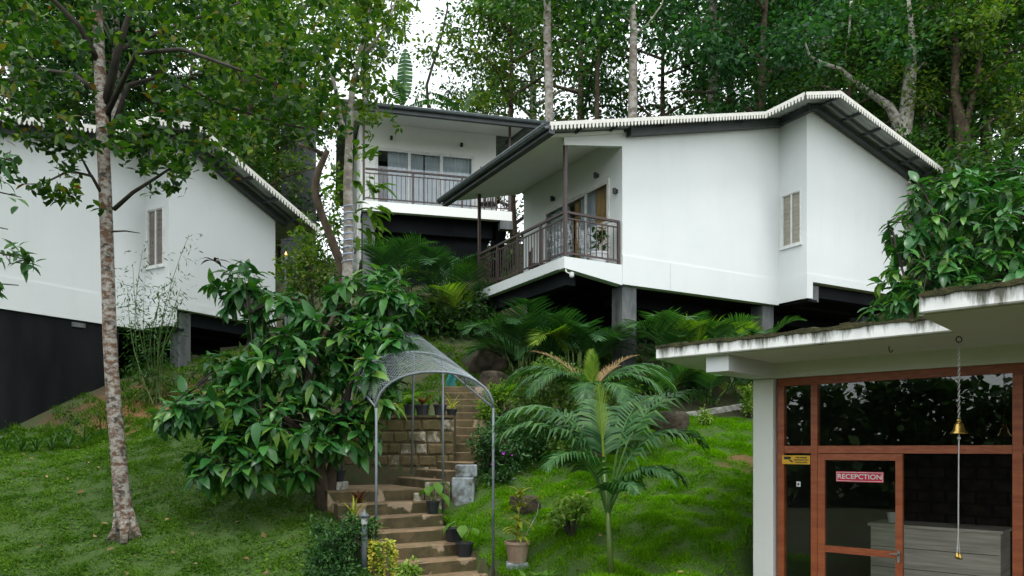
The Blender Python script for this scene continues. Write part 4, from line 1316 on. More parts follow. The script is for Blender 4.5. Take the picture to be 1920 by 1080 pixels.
def palm(name, label, base, fronds, mat, stems=None, group=None, cat='palm', trunk=None):
    rt = thing(name, label, cat, base, 0, group)
    if trunk:
        pts, rad, tm = trunk
        mb = MB(); mb.tube(pts, rad, 12); mb.build('trunk', tm, rt, smooth=True)
    for s in (stems or []):
        MB().tube(s[0], s[1], 7).build('stem', M['stem_green'], rt, smooth=True)
    for f in fronds:
        f = dict(f); m = f.pop('mat', mat)
        frond_mb(**f).build('frond', m, rt)
    return rt

def areca(label, base, n, L, mat, seed, spread=.35, el=(.7, 1.35), group=None, cat='palm', azr=None, lw=.026, ll=.46):
    rs = random.Random(seed)
    fr, stems = [], []
    for i in range(n):
        az = (i / n * 2 * math.pi + rs.uniform(-.4, .4)) if azr is None else rs.uniform(*azr)
        b = Vector((math.cos(az) * rs.uniform(.02, spread), math.sin(az) * rs.uniform(.02, spread), 0))
        hh = rs.uniform(.1, .5) * L
        tp = b * 1.3 + Vector((0, 0, hh))
        stems.append(([b, tp], [.02, .014]))
        l = L * rs.uniform(.75, 1.1)
        fr.append(dict(base=tp, az=az, el0=rs.uniform(*el), L=l, droop=rs.uniform(1.2, 1.9), nl=21, ll=ll * l, lw=lw, ldroop=.2, lift=.3, seed=rs.random(), r0=.012,
                       mat=(M['lf_palm_lime'] if rs.random() < .12 else mat)))
    return palm('areca_palm', label, base, fr, mat, stems, group, cat)

def whorls(centers, out, nleaf, droop, rs, tilt=.25):
    """leaf positions in loose sprays at twig tips; returns pos, dir, up"""
    pos, dr, up = [], [], []
    for c, o in zip(centers, out):
        o = o / (np.linalg.norm(o) + 1e-9)
        n = rs.integers(nleaf[0], nleaf[1] + 1)
        a = np.cross(o, [0.1, .2, 1.0]); a /= np.linalg.norm(a) + 1e-9
        b = np.cross(o, a)
        ph = rs.random() * 6.28
        for k in range(n):
            an = ph + k * 2.4
            side = a * math.cos(an) + b * math.sin(an)
            s = k / n
            d = side * (.75 + .2 * s) + o * (.75 - .5 * s) + np.array([0, 0, -droop * (.5 + rs.random())])
            pos.append(c - o * (.16 * s) + rs.normal(size=3) * .01); dr.append(d)
            u = np.array([0, 0, 1.0]) + o * .4 + rs.normal(size=3) * tilt
            up.append(u)
    return np.array(pos), np.array(dr), np.array(up)

def lobes_surface(lobes, n, rs, fill=.25):
    """random points on the outside of a set of ellipsoid lobes with outward directions"""
    L = np.array([(c.x, c.y, c.z, rx, ry, rz) for c, rx, ry, rz in lobes])
    w = L[:, 3] * L[:, 5] + L[:, 3] * L[:, 4]; w = w / w.sum()
    P_, O_ = [], []
    while len(P_) < n:
        i = rs.choice(len(L), p=w)
        d = rs.normal(size=3); d /= np.linalg.norm(d)
        r = 1.0 if rs.random() > fill else rs.uniform(.35, .9)
        r *= rs.uniform(.86, 1.12)
        p = L[i, :3] + d * L[i, 3:] * r
        o = d / L[i, 3:]; o /= np.linalg.norm(o)
        q = (p[None] - L[:, :3]) / L[:, 3:]
        ins = (np.linalg.norm(q, axis=1) < .62); ins[i] = False
        if ins.any() and rs.random() < .75: continue
        P_.append(p); O_.append(o + np.array([0, 0, .25]))
    return np.array(P_), np.array(O_)

def branches_to(mb, start_pts, targets, r, rs, n=6):
    """crooked limbs from a trunk polyline to target points"""
    for t in targets:
        t = Vector(t)
        s = min(start_pts, key=lambda q: (Vector(q) - t).length + 1.2 * max(0, Vector(q).z - t.z + .3))
        s = Vector(s); L = (t - s).length
        pts = []
        for i in range(n + 1):
            f = i / n
            p = s.lerp(t, f) + Vector((0, 0, .10 * L * math.sin(math.pi * f)))
            if 0 < i < n: p += Vector(rs.normal(size=3)) * (.03 * L)
            pts.append(p)
        mb.tube(pts, [r * (1 - .78 * i / n) for i in range(n + 1)], 6)

COFFEE_T = [tmpl_leaf(.21, .34, .06, 9, .014), tmpl_leaf(.19, .16, .08, 9, .012), tmpl_leaf(.22, .55, .05, 9, .014), tmpl_leaf(.20, .08, .07, 9, .012), tmpl_leaf(.23, .26, .05, 9, .016), tmpl_leaf(.18, .45, .10, 9, .012)]
def broadleaf_tree(name, label, base, trunk, lobes, nclus, leaf_len, mat, seed, nparts=300, droop=.42, nleaf=(6, 10), limbs=14, bark='bark_brown', fillmul=.28, cat='tree', r=.06, extra=None):
    rs = np.random.default_rng(seed)
    rt = thing(name, label, cat, base)
    c, o = lobes_surface(lobes, nclus, rs, fillmul)
    tw = MB()
    bx_, by_, bz_ = base
    tr = MB()
    for pts, rad in trunk: tr.tube(pts, rad, 9)
    tr.build('trunk', M[bark], rt, origin=base, smooth=True)
    alltr = [p for pts, _ in trunk for p in pts[1:]]
    lb = MB(); sel = rs.choice(len(c), min(limbs, len(c)), replace=False)
    branches_to(lb, alltr, [c[i] for i in sel], r * .55, rs)
    mids = [Vector(c[i]) for i in sel]
    for i in rs.choice(len(c), min(nclus // 2, len(c)), replace=False):
        t = Vector(c[i]); s = min(mids, key=lambda q: (q - t).length)
        lb.tube([s, s.lerp(t, .5) + Vector((0, 0, .05)), t], [.012, .009, .005], 4, caps=False)
    lb.build('branches', M['bark_dark'], rt, origin=base)
    pos, dr, up = whorls(c, o, nleaf, droop, rs)
    size = leaf_len * rs.uniform(.45, 1.25, len(pos))
    near, rest = split_near(pos, nparts)
    leaf_parts(rt, pos[near], dr[near], up[near], size[near], COFFEE_T, mat, base)
    if len(rest):
        me = leaf_mesh('foliage', pos[rest], dr[rest], up[rest], size[rest], COFFEE_T[0], mat, rs.random(len(rest)) * .94, base)
        tag(link_obj('foliage', me, rt), kind='stuff')
    return rt

def shrub(name, label, base, lobes, nclus, leaf, mat, seed, nleaf=(9, 14), tm=None, group=None, flowers=None, cat='shrub', droop=.15, stems=6):
    rs = np.random.default_rng(seed)
    rt = thing(name, label, cat, base, 0, group)
    c, o = lobes_surface(lobes, nclus, rs, .35)
    pos, dr, up = whorls(c, o, nleaf, droop, rs, .5)
    pos = pos + rs.normal(size=pos.shape) * leaf * .5
    me = leaf_mesh('foliage', pos, dr, up, leaf * rs.uniform(.6, 1.2, len(pos)), tm or tmpl_simple(.24, .07), mat, rs.random(len(pos)), base)
    tag(link_obj('foliage', me, rt), kind='stuff')
    sm = MB(); sel = rs.choice(len(c), min(stems * 3, len(c)), replace=False)
    for i in sel:
        t = Vector(c[i]); b = Vector(base) + Vector((rs.normal() * .05, rs.normal() * .05, 0))
        sm.tube([b, b.lerp(t, .5) + Vector((0, 0, .08)), t], [.014, .01, .004], 4, caps=False)
    sm.build('stems', M['bark_dark'], rt, origin=base)
    for (p, mt, r) in (flowers or []):
        fm = MB()
        for k in range(5):
            a = k * 1.2566; h = Vector((math.cos(a), -.5, math.sin(a)))
            q = Vector(p); s_ = Vector((-math.sin(a), 0, math.cos(a))) * r * .45
            fm.add([q, q + h * r * .6 + s_, q + h * r, q + h * r * .6 - s_], [(0, 1, 2, 3)])
        fm.build('flower', mt, rt, origin=base)
    return rt

def L_(px, py, Y, rx, ry, rz):
    """lobe given by where it stands (as photograph pixel and depth) and its radii in metres"""
    return (P(px, py, Y), rx, ry, rz)

# ------------------------------------------------------------------ big broad-leaved tree left of the steps
tb = on_ground(607, 11.25, -.05)
coffee_lobes = [L_(455, 545, 11.9, .42, .45, .42), L_(530, 590, 11.8, .5, .5, .4), L_(690, 545, 11.9, .62, .6, .34), L_(640, 620, 11.6, .75, .65, .5),
                L_(735, 610, 11.6, .42, .5, .42), L_(560, 690, 11.2, .85, .7, .5), L_(690, 720, 11.3, .42, .5, .55), L_(420, 760, 10.9, .6, .5, .33), L_(350, 770, 10.7, .28, .4, .25),
                L_(540, 800, 10.9, .85, .6, .5), L_(430, 850, 10.7, .45, .45, .42), L_(640, 820, 11.0, .5, .5, .35), L_(520, 640, 11.9, .5, .5, .35), L_(340, 770, 10.6, .35, .4, .22), L_(400, 880, 10.6, .28, .35, .28), L_(480, 860, 10.7, .4, .4, .35), L_(410, 690, 11.2, .35, .4, .2), L_(745, 565, 11.5, .35, .4, .22), L_(700, 660, 11.3, .5, .5, .4), L_(560, 890, 10.8, .3, .35, .22), L_(700, 690, 10.5, .22, .3, .25), L_(715, 745, 10.5, .16, .25, .16), L_(745, 640, 11.0, .22, .3, .16)]
broadleaf_tree('broadleaf_tree', 'low glossy broad-leaved tree with drooping leaves left of the steps', tb,
               [([tb, P(603, 900, 11.25), P(590, 830, 11.25), P(570, 740, 11.3), P(600, 640, 11.5), P(640, 570, 11.7)], [.12, .10, .085, .07, .05, .03]),
                ([tb + Vector((.08, .05, 0)), P(622, 880, 11.3), P(640, 800, 11.3), P(660, 700, 11.4), P(680, 600, 11.7)], [.09, .075, .06, .045, .03]),
                ([P(590, 830, 11.25), P(520, 770, 11.0), P(430, 740, 10.9), P(350, 760, 10.7)], [.06, .045, .03, .015]),
                ([P(570, 740, 11.3), P(510, 640, 11.7), P(455, 540, 11.9)], [.05, .035, .018])],
               coffee_lobes, 520, .27, M['lf_coffee'], 21, limbs=30)
wl_ = thing('withered_leaf_spray', 'spray of withered brown leaves hanging at the top left of the broad-leaved tree', 'leaves', P(402, 490, 11.7))
mbw = MB()
for k in range(5): 
    m_ = MB(); strap(m_, (0, 0, 0), k * 1.25 + .3, .3, .28, 1.2, .035, 5); m_.build('leaf', M['lf_dry'], wl_)
MB().tube([(0, 0, .0), (.2, .1, -.12), (.36, .12, -.18)], .006, 5).build('twig', M['bark_dark'], wl_)

# ------------------------------------------------------------------ broad-leaved bush behind the reception roof
rb = Vector((9.3, 14.3, gnd(9.3, 14.3)))
rlobes = [L_(1780, 370, 14.0, .85, .7, .42), L_(1860, 360, 15.0, .9, .8, .5), L_(1715, 430, 13.8, .55, .5, .38), L_(1840, 450, 13.9, 1.0, .7, .55), L_(1690, 510, 13.7, .35, .45, .55),
          L_(1760, 520, 13.7, .7, .6, .45), L_(1880, 520, 13.6, .9, .6, .5), L_(1960, 430, 13.8, .9, .7, .8), L_(1700, 570, 13.6, .45, .5, .3), L_(1800, 600, 13.8, .9, .6, .4), L_(1655, 585, 13.9, .35, .4, .2)]
broadleaf_tree('broadleaf_bush', 'tall dark glossy broad-leaved bush rising behind the reception roof', rb,
               [([rb, P(1790, 700, 14.0), P(1780, 560, 14.0), P(1770, 430, 14.0)], [.10, .08, .06, .03]), ([rb + Vector((.3, .1, 0)), P(1860, 640, 14.0), P(1870, 480, 14.1), P(1860, 360, 14.9)], [.09, .07, .05, .03]),
                ([P(1790, 700, 14.0), P(1720, 600, 13.8), P(1690, 500, 13.8)], [.05, .04, .02])],
               rlobes, 330, .30, M['lf_coffee'], 22, limbs=20, cat='bush')
rb2 = Vector((13.2, 21.0, gnd(13.2, 21.0)))
shrub('evergreen_shrub', 'dark green shrub mass at the right edge under the forked forest trunk', rb2,
      [L_(1840, 320, 21, 1.6, 1.2, .8), L_(1920, 330, 21, 1.6, 1.2, .9), L_(1790, 350, 21, .8, .9, .6), L_(1860, 400, 21, 1.8, 1.2, 1.2), L_(1900, 500, 21, 1.8, 1.2, 1.4)], 520, .24, M['lf_under'], 23, (8, 12), COFFEE_T[1])

# ------------------------------------------------------------------ the patchy trunk and its crown
jb = on_ground(236, 10.5, -.1)
jt = thing('tall_tree', 'tall tree with a pale patchy trunk in the left lawn and a spreading crown', 'tree', jb)
JP = [jb, P(232, 960, 10.5), P(226, 900, 10.5), P(220, 830, 10.5), P(212, 740, 10.5), P(206, 640, 10.5), P(202, 500, 10.5), P(198, 380, 10.5), P(193, 260, 10.5), P(190, 180, 10.5), P(184, 60, 10.5), P(178, -60, 10.5), P(172, -240, 10.5)]
JR = [.155, .125, .110, .101, .095, .091, .087, .085, .083, .079, .070, .058, .04]
tr = MB(); tr.tube(JP, JR, 14)
for a in range(5):
    an = a * 1.26; tr.tube([jb + Vector((math.cos(an) * .22, math.sin(an) * .2, .02)), jb + Vector((math.cos(an) * .11, math.sin(an) * .1, .22)), P(226, 900, 10.5)], [.05, .07, .05], 6)
tr.build('trunk', M['bark_patch'], jt, origin=jb, smooth=True)
lb = MB()
JL = [([P(196, 195, 10.5), P(225, 80, 10.4), P(245, 20, 10.3), P(262, -60, 10.2)], [.055, .045, .035, .02]),
      ([P(198, 205, 10.5), P(225, 92, 10.9), P(300, 60, 11.2), P(380, 30, 11.5), P(450, 5, 11.8)], [.045, .038, .03, .022, .012]),
      ([P(200, 215, 10.5), P(255, 100, 10.2), P(340, 92, 9.9), P(420, 120, 9.6), P(500, 150, 9.4)], [.04, .034, .026, .02, .01]),
      ([P(205, 260, 10.5), P(240, 160, 10.8), P(310, 140, 11.0), P(400, 190, 11.2), P(520, 230, 11.5), P(620, 250, 11.6)], [.04, .034, .028, .022, .016, .008]),
      ([P(214, 392, 10.5), P(250, 360, 10.3), P(290, 335, 10.1), P(335, 305, 9.9), P(380, 290, 9.8)], [.032, .026, .02, .013, .007]),
      ([P(196, 372, 10.5), P(172, 330, 10.3), P(130, 320, 10.1), P(80, 345, 9.9), P(40, 345, 9.8)], [.028, .022, .016, .01, .006]),
      ([P(172, 332, 10.3), P(150, 290, 10.2), P(100, 270, 10.0), P(50, 250, 9.9)], [.02, .014, .01, .006]),
      ([P(186, 120, 10.5), P(150, 50, 10.2), P(100, 0, 10), P(40, -40, 9.8)], [.05, .04, .03, .015]),
      ([P(190, 180, 10.5), P(140, 140, 10.8), P(80, 130, 11), P(10, 150, 11.2)], [.035, .03, .02, .01]),
      ([P(178, -60, 10.5), P(260, -120, 10.8), P(400, -140, 11.2), P(520, -100, 11.6)], [.05, .04, .03, .015]),
      ([P(212, 434, 10.5), P(235, 433, 10.4), P(262, 437, 10.3)], [.014, .01, .005])]
for pts, rad in JL: lb.tube(pts, rad, 7)
lb.build('branches', M['bark_dark'], jt, origin=jb, smooth=True)
rsj = np.random.default_rng(31)
jc, jo = [], []
def jack_cluster(px, py, Y, n, sx, sy, sY):
    for _ in range(n):
        p = P(px + rsj.normal() * sx, py + rsj.normal() * sy, Y + rsj.normal() * sY)
        if p.y < 7.2: continue
        jc.append(np.array(p)); d = rsj.normal(size=3) * .6 + np.array([0, 0, .5]); jo.append(d)
for (px, py, Y, n, sx, sy, sY) in ((60, 30, 10.5, 60, 60, 45, .8), (120, 120, 10.8, 45, 60, 40, .8), (60, 190, 10.8, 50, 50, 25, .7), (300, 30, 11.0, 70, 70, 40, .8), (430, 70, 11.2, 80, 70, 50, .9),
                                   (540, 120, 11.4, 70, 60, 50, .8), (380, 200, 10.8, 60, 60, 35, .7), (490, 215, 11.3, 52, 60, 30, .7), (330, 265, 10.3, 50, 55, 25, .5), (430, 285, 10.6, 14, 40, 20, .5),
                                   (600, 60, 11.8, 60, 60, 50, .7), (150, -80, 10.5, 60, 110, 50, 1.0), (400, -90, 11, 70, 120, 50, 1.0), (590, 220, 11.7, 40, 35, 35, .5), (20, 100, 9.6, 30, 30, 50, .6)):
    jack_cluster(px, py, Y, n, sx, sy, sY)
for (px, py, Y, n, sx, sy) in ((330, 310, 9.9, 14, 26, 10), (300, 350, 10.0, 7, 22, 8), (270, 300, 10.2, 10, 25, 14), (130, 355, 10.0, 10, 22, 12), (130, 300, 10.1, 9, 20, 12), (75, 350, 9.9, 6, 20, 8),
                               (60, 255, 9.9, 12, 26, 12), (110, 245, 10.1, 9, 22, 10), (20, 300, 9.7, 7, 14, 14), (150, 262, 10.1, 8, 20, 10), (240, 250, 10.2, 9, 24, 12)):
    jack_cluster(px, py, Y, n, sx, sy, .12)
jc, jo = np.array(jc), np.array(jo)
pos, dr, up = whorls(jc, jo, (5, 9), .12, rsj, .5)
JT = [tmpl_round(.27, .05), tmpl_round(.24, .08), tmpl_round(.30, .03), tmpl_round(.26, .06), tmpl_round(.25, -.03)]
sz = .135 * rsj.uniform(.65, 1.2, len(pos))
near, rest = split_near(pos, 300)
leaf_parts(jt, pos[near], dr[near], up[near], sz[near], JT, M['lf_jack'], jb, rnds=(.1, .35, .55, .75, .88))
tag(link_obj('foliage', leaf_mesh('foliage', pos[rest], dr[rest], up[rest], sz[rest], JT[0], M['lf_jack'], rsj.random(len(rest)) ** 1.2, jb), jt), kind='stuff')

# hanging branch that enters from the left edge
hb = Vector((-8.2, 7.6, gnd(-8.2, 7.6)))
hg = thing('overhanging_tree', 'dark leafy branches reaching in at the left edge before the white wall', 'tree', hb)
tr = MB(); tr.tube([hb, hb + Vector((.1, .1, 2.5)), hb + Vector((.2, .3, 4.6))], [.12, .1, .07], 9); tr.build('trunk', M['bark_brown'], hg, origin=hb, smooth=True)
lb = MB(); cs, os_ = [], []
rsh = np.random.default_rng(35)
for (a, b, n) in (((-60, 330), (40, 370), 9), ((-60, 440), (60, 490), 9), ((-60, 520), (35, 535), 6), ((-60, 270), (20, 300), 7), ((-60, 400), (15, 430), 6)):
    p0, p1 = P(a[0] - 60, a[1] + 20, 7.9), P(b[0], b[1], 8.0)
    lb.tube([hb + Vector((.15, .2, 3.3)), p0, p0.lerp(p1, .5) + Vector((0, 0, .05)), p1], [.03, .02, .012, .005], 5)
    for k in range(n * 3):
        f = rsh.uniform(.35, 1.0) if k < n else rsh.uniform(-2.2, .4); cs.append(np.array(p0.lerp(p1, f) if f > 0 else p0.lerp(hb + Vector((.15, .2, 3.3)), -f / 2.4)) + rsh.normal(size=3) * (.05 if k < n else .16)); os_.append(np.array([.8, 0, -.1]) + rsh.normal(size=3) * .5)
lb.build('branches', M['bark_dark'], hg, origin=hb)
pos, dr, up = whorls(np.array(cs), np.array(os_), (4, 7), .3, rsh)
near, rest = split_near(pos, 180)
sz = .15 * rsh.uniform(.6, 1.15, len(pos))
leaf_parts(hg, pos[near], dr[near], up[near], sz[near], COFFEE_T, M['lf_shrub_d'], hb)
if len(rest): tag(link_obj('foliage', leaf_mesh('foliage', pos[rest], dr[rest], up[rest], sz[rest], COFFEE_T[0], M['lf_shrub_d'], None, hb), hg), kind='stuff')

# slender pale tree wrapped with string lights
sbp = on_ground(648, 14.0, -.1)
stt = thing('slender_tree', 'slender pale trunk wrapped in blue-white string lights left of the middle cottage', 'tree', sbp)
SP = [sbp, P(650, 700, 14), P(650, 560, 14), P(653, 440, 14), P(652, 340, 14), P(655, 250, 14), P(660, 170, 14.1), P(672, 110, 14.2), P(690, 40, 14.3), P(708, -60, 14.4)]
tr = MB(); tr.tube(SP, [.12, .11, .10, .092, .084, .07, .058, .045, .036, .025], 11)
tr.tube([P(654, 262, 14), P(638, 225, 14), P(632, 180, 13.9), P(618, 120, 13.9), P(600, 60, 13.8)], [.06, .05, .04, .03, .018], 8)
tr.tube([P(672, 110, 14.2), P(705, 75, 14.4), P(730, 40, 14.6), P(745, -10, 14.7)], [.035, .028, .02, .012], 7)
tr.build('trunk', M['bark_grey'], stt, origin=sbp, smooth=True)
M['led'] = plain('blue_white_cable', (.45, .58, .85), .4)
hx = MB(); pts = []
for i in range(120):
    f = i / 119; c = P(651.5, 500 - 115 * f, 14); a = f * 9 * 2 * math.pi
    pts.append(c + Vector((math.cos(a) * .104, math.sin(a) * .104, 0)))
hx.tube(pts, .009, 5); hx.build('string_lights', M['led'], stt, origin=sbp)
rss = np.random.default_rng(37); cs, os_ = [], []
for (px, py, Y, n, sx, sy) in ((640, 60, 14, 60, 45, 50), (700, 20, 14.3, 40, 25, 30), (600, 160, 13.8, 45, 35, 45), (690, 150, 14.2, 28, 22, 35), (700, 210, 14.2, 20, 20, 22), (660, -50, 14.2, 60, 70, 40), (745, 40, 14.6, 20, 18, 45), (560, 90, 13.8, 50, 40, 50), (570, 200, 14.0, 22, 25, 20)):
    for _ in range(n): cs.append(np.array(P(px + rss.normal() * sx, py + rss.normal() * sy, Y + rss.normal() * .5))); os_.append(rss.normal(size=3) + np.array([0, 0, .4]))
pos, dr, up = whorls(np.array(cs), np.array(os_), (6, 10), .2, rss, .5)
tag(link_obj('foliage', leaf_mesh('foliage', pos, dr, up, .15 * rss.uniform(.6, 1.2, len(pos)), JT[1], M['lf_forest_y'], rss.random(len(pos)), sbp), stt), kind='stuff')
# crooked brown tree behind
cb = on_ground(650, 15.2, -.1)
ct_ = thing('crooked_tree', 'crooked brown leaning trunk left of the string-light tree with feathery leaves', 'tree', cb)
tr = MB(); tr.tube([cb, P(655, 600, 15.2), P(640, 500, 15.2), P(622, 450, 15.2), P(602, 400, 15.2), P(590, 355, 15.2), P(598, 318, 15.2), P(614, 282, 15.2)], [.10, .095, .09, .085, .08, .075, .07, .055], 9)
tr.tube([P(608, 292, 15.2), P(585, 277, 15.2), P(562, 272, 15.3), P(548, 245, 15.3)], [.048, .042, .035, .02], 8)
tr.tube([P(598, 372, 15.2), P(612, 352, 15.1), P(628, 345, 15.0)], [.03, .02, .01], 6)
tr.build('trunk', M['bark_brown'], ct_, origin=cb, smooth=True)
pos, dr, up = [], [], []
lb = MB()
for (px, py, Y, az, el, L) in ((690, 340, 14.6, .2, .2, .8), (690, 345, 14.6, .6, .5, .7), (665, 330, 14.8, 2.6, .5, .7), (640, 350, 14.8, 3.0, .2, .7), (690, 420, 14.6, -.2, .1, .7), (700, 400, 14.6, .3, -.2, .7),
                               (670, 390, 14.6, .9, .7, .8), (625, 330, 14.9, 2.2, .6, .6), (680, 300, 14.6, .1, .9, .7), (705, 385, 14.5, -.6, -.2, .6), (640, 410, 14.9, 3.3, 0, .6), (660, 440, 14.6, -.4, -.3, .7), (700, 435, 14.5, .1, -.5, .6)):
    for rep in range(5):
        f = frond_mb(P(px + random.uniform(-14, 14), py + random.uniform(-14, 14), Y), az + random.uniform(-1.3, 1.3), el + random.uniform(-.5, .6), L * random.uniform(.35, .7), .9, nl=24, ll=.085, lw=.011, ldroop=.12, lift=.1, r0=.006, bare=.1)
        f.build('frond', M['lf_feather'], ct_, origin=cb)
# climbing leaves on white side wall foot

# pipe railing corner showing in the bush
a_, b_ = P(1868, 402, 14.6), P(1990, 372, 14.0)
pr = thing('pipe_railing', 'grey pipe railing corner half hidden in the bush at the right edge', 'railing', (a_.x, a_.y, gnd(a_.x, a_.y)))
o_ = Vector((a_.x, a_.y, gnd(a_.x, a_.y)))
MB().tube([a_, b_], .02, 8).build('top_rail', M['pipe'], pr, origin=o_)
for q_ in (a_, b_): MB().tube([q_, Vector((q_.x, q_.y, gnd(q_.x, q_.y) - .1))], .02, 8).build('post', M['pipe'], pr, origin=o_)

# ------------------------------------------------------------------ palms
# thick-trunked palm behind
pb = on_ground(1108, 13.2, -.1)
hgt = P(1108, 742, 13.2).z - pb.z
fr = []
top = Vector((0, 0, hgt))
for az, el, L, dp, m in ((2.75, 1.0, 1.5, .9, 'lf_palm_dry'), (2.4, .75, 1.1, .7, 'lf_palm_dry'), (.55, .95, 1.4, .8, 'lf_palm_dry'), (.25, .65, 1.25, .8, 'lf_palm_dry'), (.9, .8, 1.2, .6, 'lf_palm_dry')):
    fr.append(dict(base=top, az=az, el0=el, L=L, droop=dp, nl=34, ll=.24, lw=.012, ldroop=.15, lift=.5, fwd=.9, mat=M[m], seed=az))
for az, el, L, dp in ((1.4, 1.5, 1.15, .15), (-1.2, 1.45, 1.0, .2)):
    fr.append(dict(base=top, az=az, el0=el, L=L * .72, droop=dp, nl=30, ll=.24, lw=.012, ldroop=.1, lift=.3, fwd=1.0, gather=.9, mat=M['lf_palm_lime'], seed=az))
for az, el, L, dp in ((3.3, .9, 1.7, 2.1), (2.8, .95, 2.0, 2.0), (3.8, .85, 1.7, 2.1), (.0, .9, 1.8, 2.0), (.4, .95, 2.0, 1.8), (-.5, .85, 1.6, 2.1), (4.5, .7, 1.3, 2.0), (-1.1, .7, 1.3, 2.0)):
    fr.append(dict(base=top + Vector((0, 0, -.05)), az=az, el0=el, L=L, droop=dp, nl=36, ll=.55, lw=.02, ldroop=.55, lift=.15, seed=az + 1))
palm('thick_palm', 'palm with a thick fibrous trunk, dry brown upper fronds and a lime spear', pb, fr, M['lf_palm'],
     trunk=([(0, 0, 0), (.01, 0, hgt * .3), (.0, 0, hgt * .7), (0, 0, hgt + .05)], [.22, .20, .185, .13], M['bark_palm']))
# palm with arching leaflets in front of it
pb = on_ground(1146, 9.45, -.05)
crown = P(1140, 960, 9.45) - pb
crown2 = P(1132, 880, 9.55) - pb
fr = []
for az, el, L, dp, ll, pw, bare in ((.0, 1.22, 1.35, 2.5, .40, 1.5, .30), (2.85, 1.38, 2.35, 2.5, .66, 1.9, .34), (3.2, 1.30, 2.1, 2.4, .62, 1.8, .32), (2.3, 1.42, 2.0, 2.0, .60, 1.9, .36), (3.9, 1.25, 1.5, 2.3, .5, 1.7, .3),
                           (.35, 1.36, 2.5, 2.0, .66, 1.9, .34), (.8, 1.38, 2.3, 1.8, .62, 1.9, .36), (.05, 1.33, 1.9, 2.4, .58, 1.8, .32), (1.6, 1.45, 1.8, 1.2, .5, 1.8, .4), (-.6, 1.2, 1.2, 2.3, .42, 1.6, .3), (5.0, 1.15, .9, 2.1, .36, 1.5, .28)):
    fr.append(dict(base=crown + Vector((math.cos(az), math.sin(az), 0)) * .02, az=az, el0=el, L=L, droop=dp, nl=26, ll=ll, lw=.024, ldroop=.95, lift=.35, fwd=.4, r0=.018, bare=bare, seed=az * 3, tw=.15 * math.sin(az * 9), pw=pw))
for az in (1.9,):
    fr.append(dict(base=crown2, az=az, el0=1.48, L=1.10, droop=.12, nl=20, ll=.40, lw=.014, ldroop=.12, lift=.2, fwd=1.9, gather=.55, mat=M['lf_palm_lime'], bare=.3, seed=az))
palm('young_palm', 'young green palm on a thin stalk in the front lawn, leaflets arching over', pb, fr, M['lf_palm'], stems=[([(0, 0, 0), crown * .5, crown], [.045, .038, .03]), ([crown * .8, crown2], [.03, .02])])

# areca palms under the right cottage
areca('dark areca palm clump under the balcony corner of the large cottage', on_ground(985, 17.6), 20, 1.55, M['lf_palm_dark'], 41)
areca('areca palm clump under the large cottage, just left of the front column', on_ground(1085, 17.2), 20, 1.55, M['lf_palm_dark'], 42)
areca('bright areca palm above the reception roof tip, right of the front column', on_ground(1262, 16.9, .2), 16, 1.5, M['lf_palm'], 43)
areca('areca palm with long arched fronds above the reception roof', on_ground(1330, 17.3, .2), 9, 1.45, M['lf_palm'], 44)
areca('small areca palm under the large cottage beside the second column', on_ground(1425, 18.4, .05), 7, 1.0, M['lf_palm'], 45)
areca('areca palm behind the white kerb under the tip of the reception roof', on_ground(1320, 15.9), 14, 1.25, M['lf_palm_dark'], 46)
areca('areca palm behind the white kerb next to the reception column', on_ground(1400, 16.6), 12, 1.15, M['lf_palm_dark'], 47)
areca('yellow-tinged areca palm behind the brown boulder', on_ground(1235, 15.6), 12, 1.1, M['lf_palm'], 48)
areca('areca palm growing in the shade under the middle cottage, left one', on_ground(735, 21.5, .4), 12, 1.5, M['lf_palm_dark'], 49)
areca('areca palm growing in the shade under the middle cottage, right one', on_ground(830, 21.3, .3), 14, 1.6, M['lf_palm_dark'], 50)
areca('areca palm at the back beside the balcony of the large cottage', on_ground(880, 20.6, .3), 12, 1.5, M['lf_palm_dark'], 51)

# banana plants behind the middle roof
def banana(label, base, leaves, seed):
    rs = random.Random(seed)
    rt = thing('banana_plant', label, 'banana plant', base)
    hh = leaves[0]
    MB().tube([(0, 0, 0), (0, 0, hh * .6), (.02, 0, hh)], [.16, .13, .09], 9).build('stem', M['stem_green'], rt, smooth=True)
    for az, el, L, bend, w in leaves[1]:
        mb = MB(); p = Vector((0, 0, hh)); h = Vector((math.cos(az), math.sin(az), 0)); sd = Vector((-h.y, h.x, 0)); n = 16; rows = []
        for i in range(n + 1):
            s = i / n; e = el - bend * s ** 1.5
            t = h * math.cos(e) + Vector((0, 0, math.sin(e))); nn = sd.cross(t)
            ww = 0.02 if s < .12 else w * math.sin(math.pi * min(1, (s - .08) / .94)) ** .6
            rows.append((p.copy(), sd * ww, nn * ww * .35, t)); p = p + t * L / n
        for i in range(n):
            a, b = rows[i], rows[i + 1]
            for sg in (-1, 1):
                g = rs.uniform(.0, .25)
                mb.add([a[0], b[0], b[0] + b[1] * sg + b[2] - b[3] * .05 * g, a[0] + a[1] * sg + a[2] + a[3] * (L / n) * g], [(0, 1, 2, 3)], rs.random())
        mb.build('leaf', M['lf_palm'], rt)
g0 = on_ground(757, 33.5)
banana('banana plant with one tall upright torn leaf behind the middle roof', g0, (P(757, 205, 33.5).z - g0.z, [(1.5, 1.52, 2.9, .15, .36), (.3, .7, 2.0, 1.2, .3), (2.7, .6, 2.0, 1.3, .3), (4.5, .9, 1.5, .9, .3)]), 61)
g0 = on_ground(868, 33)
banana('banana plant with leaning broad leaves behind the right end of the middle roof', g0, (P(868, 215, 33).z - g0.z, [(.9, 1.2, 2.1, .5, .33), (2.4, .9, 1.8, .9, .3), (.1, .6, 1.7, 1.0, .3), (3.6, .8, 1.6, 1.0, .3)]), 62)

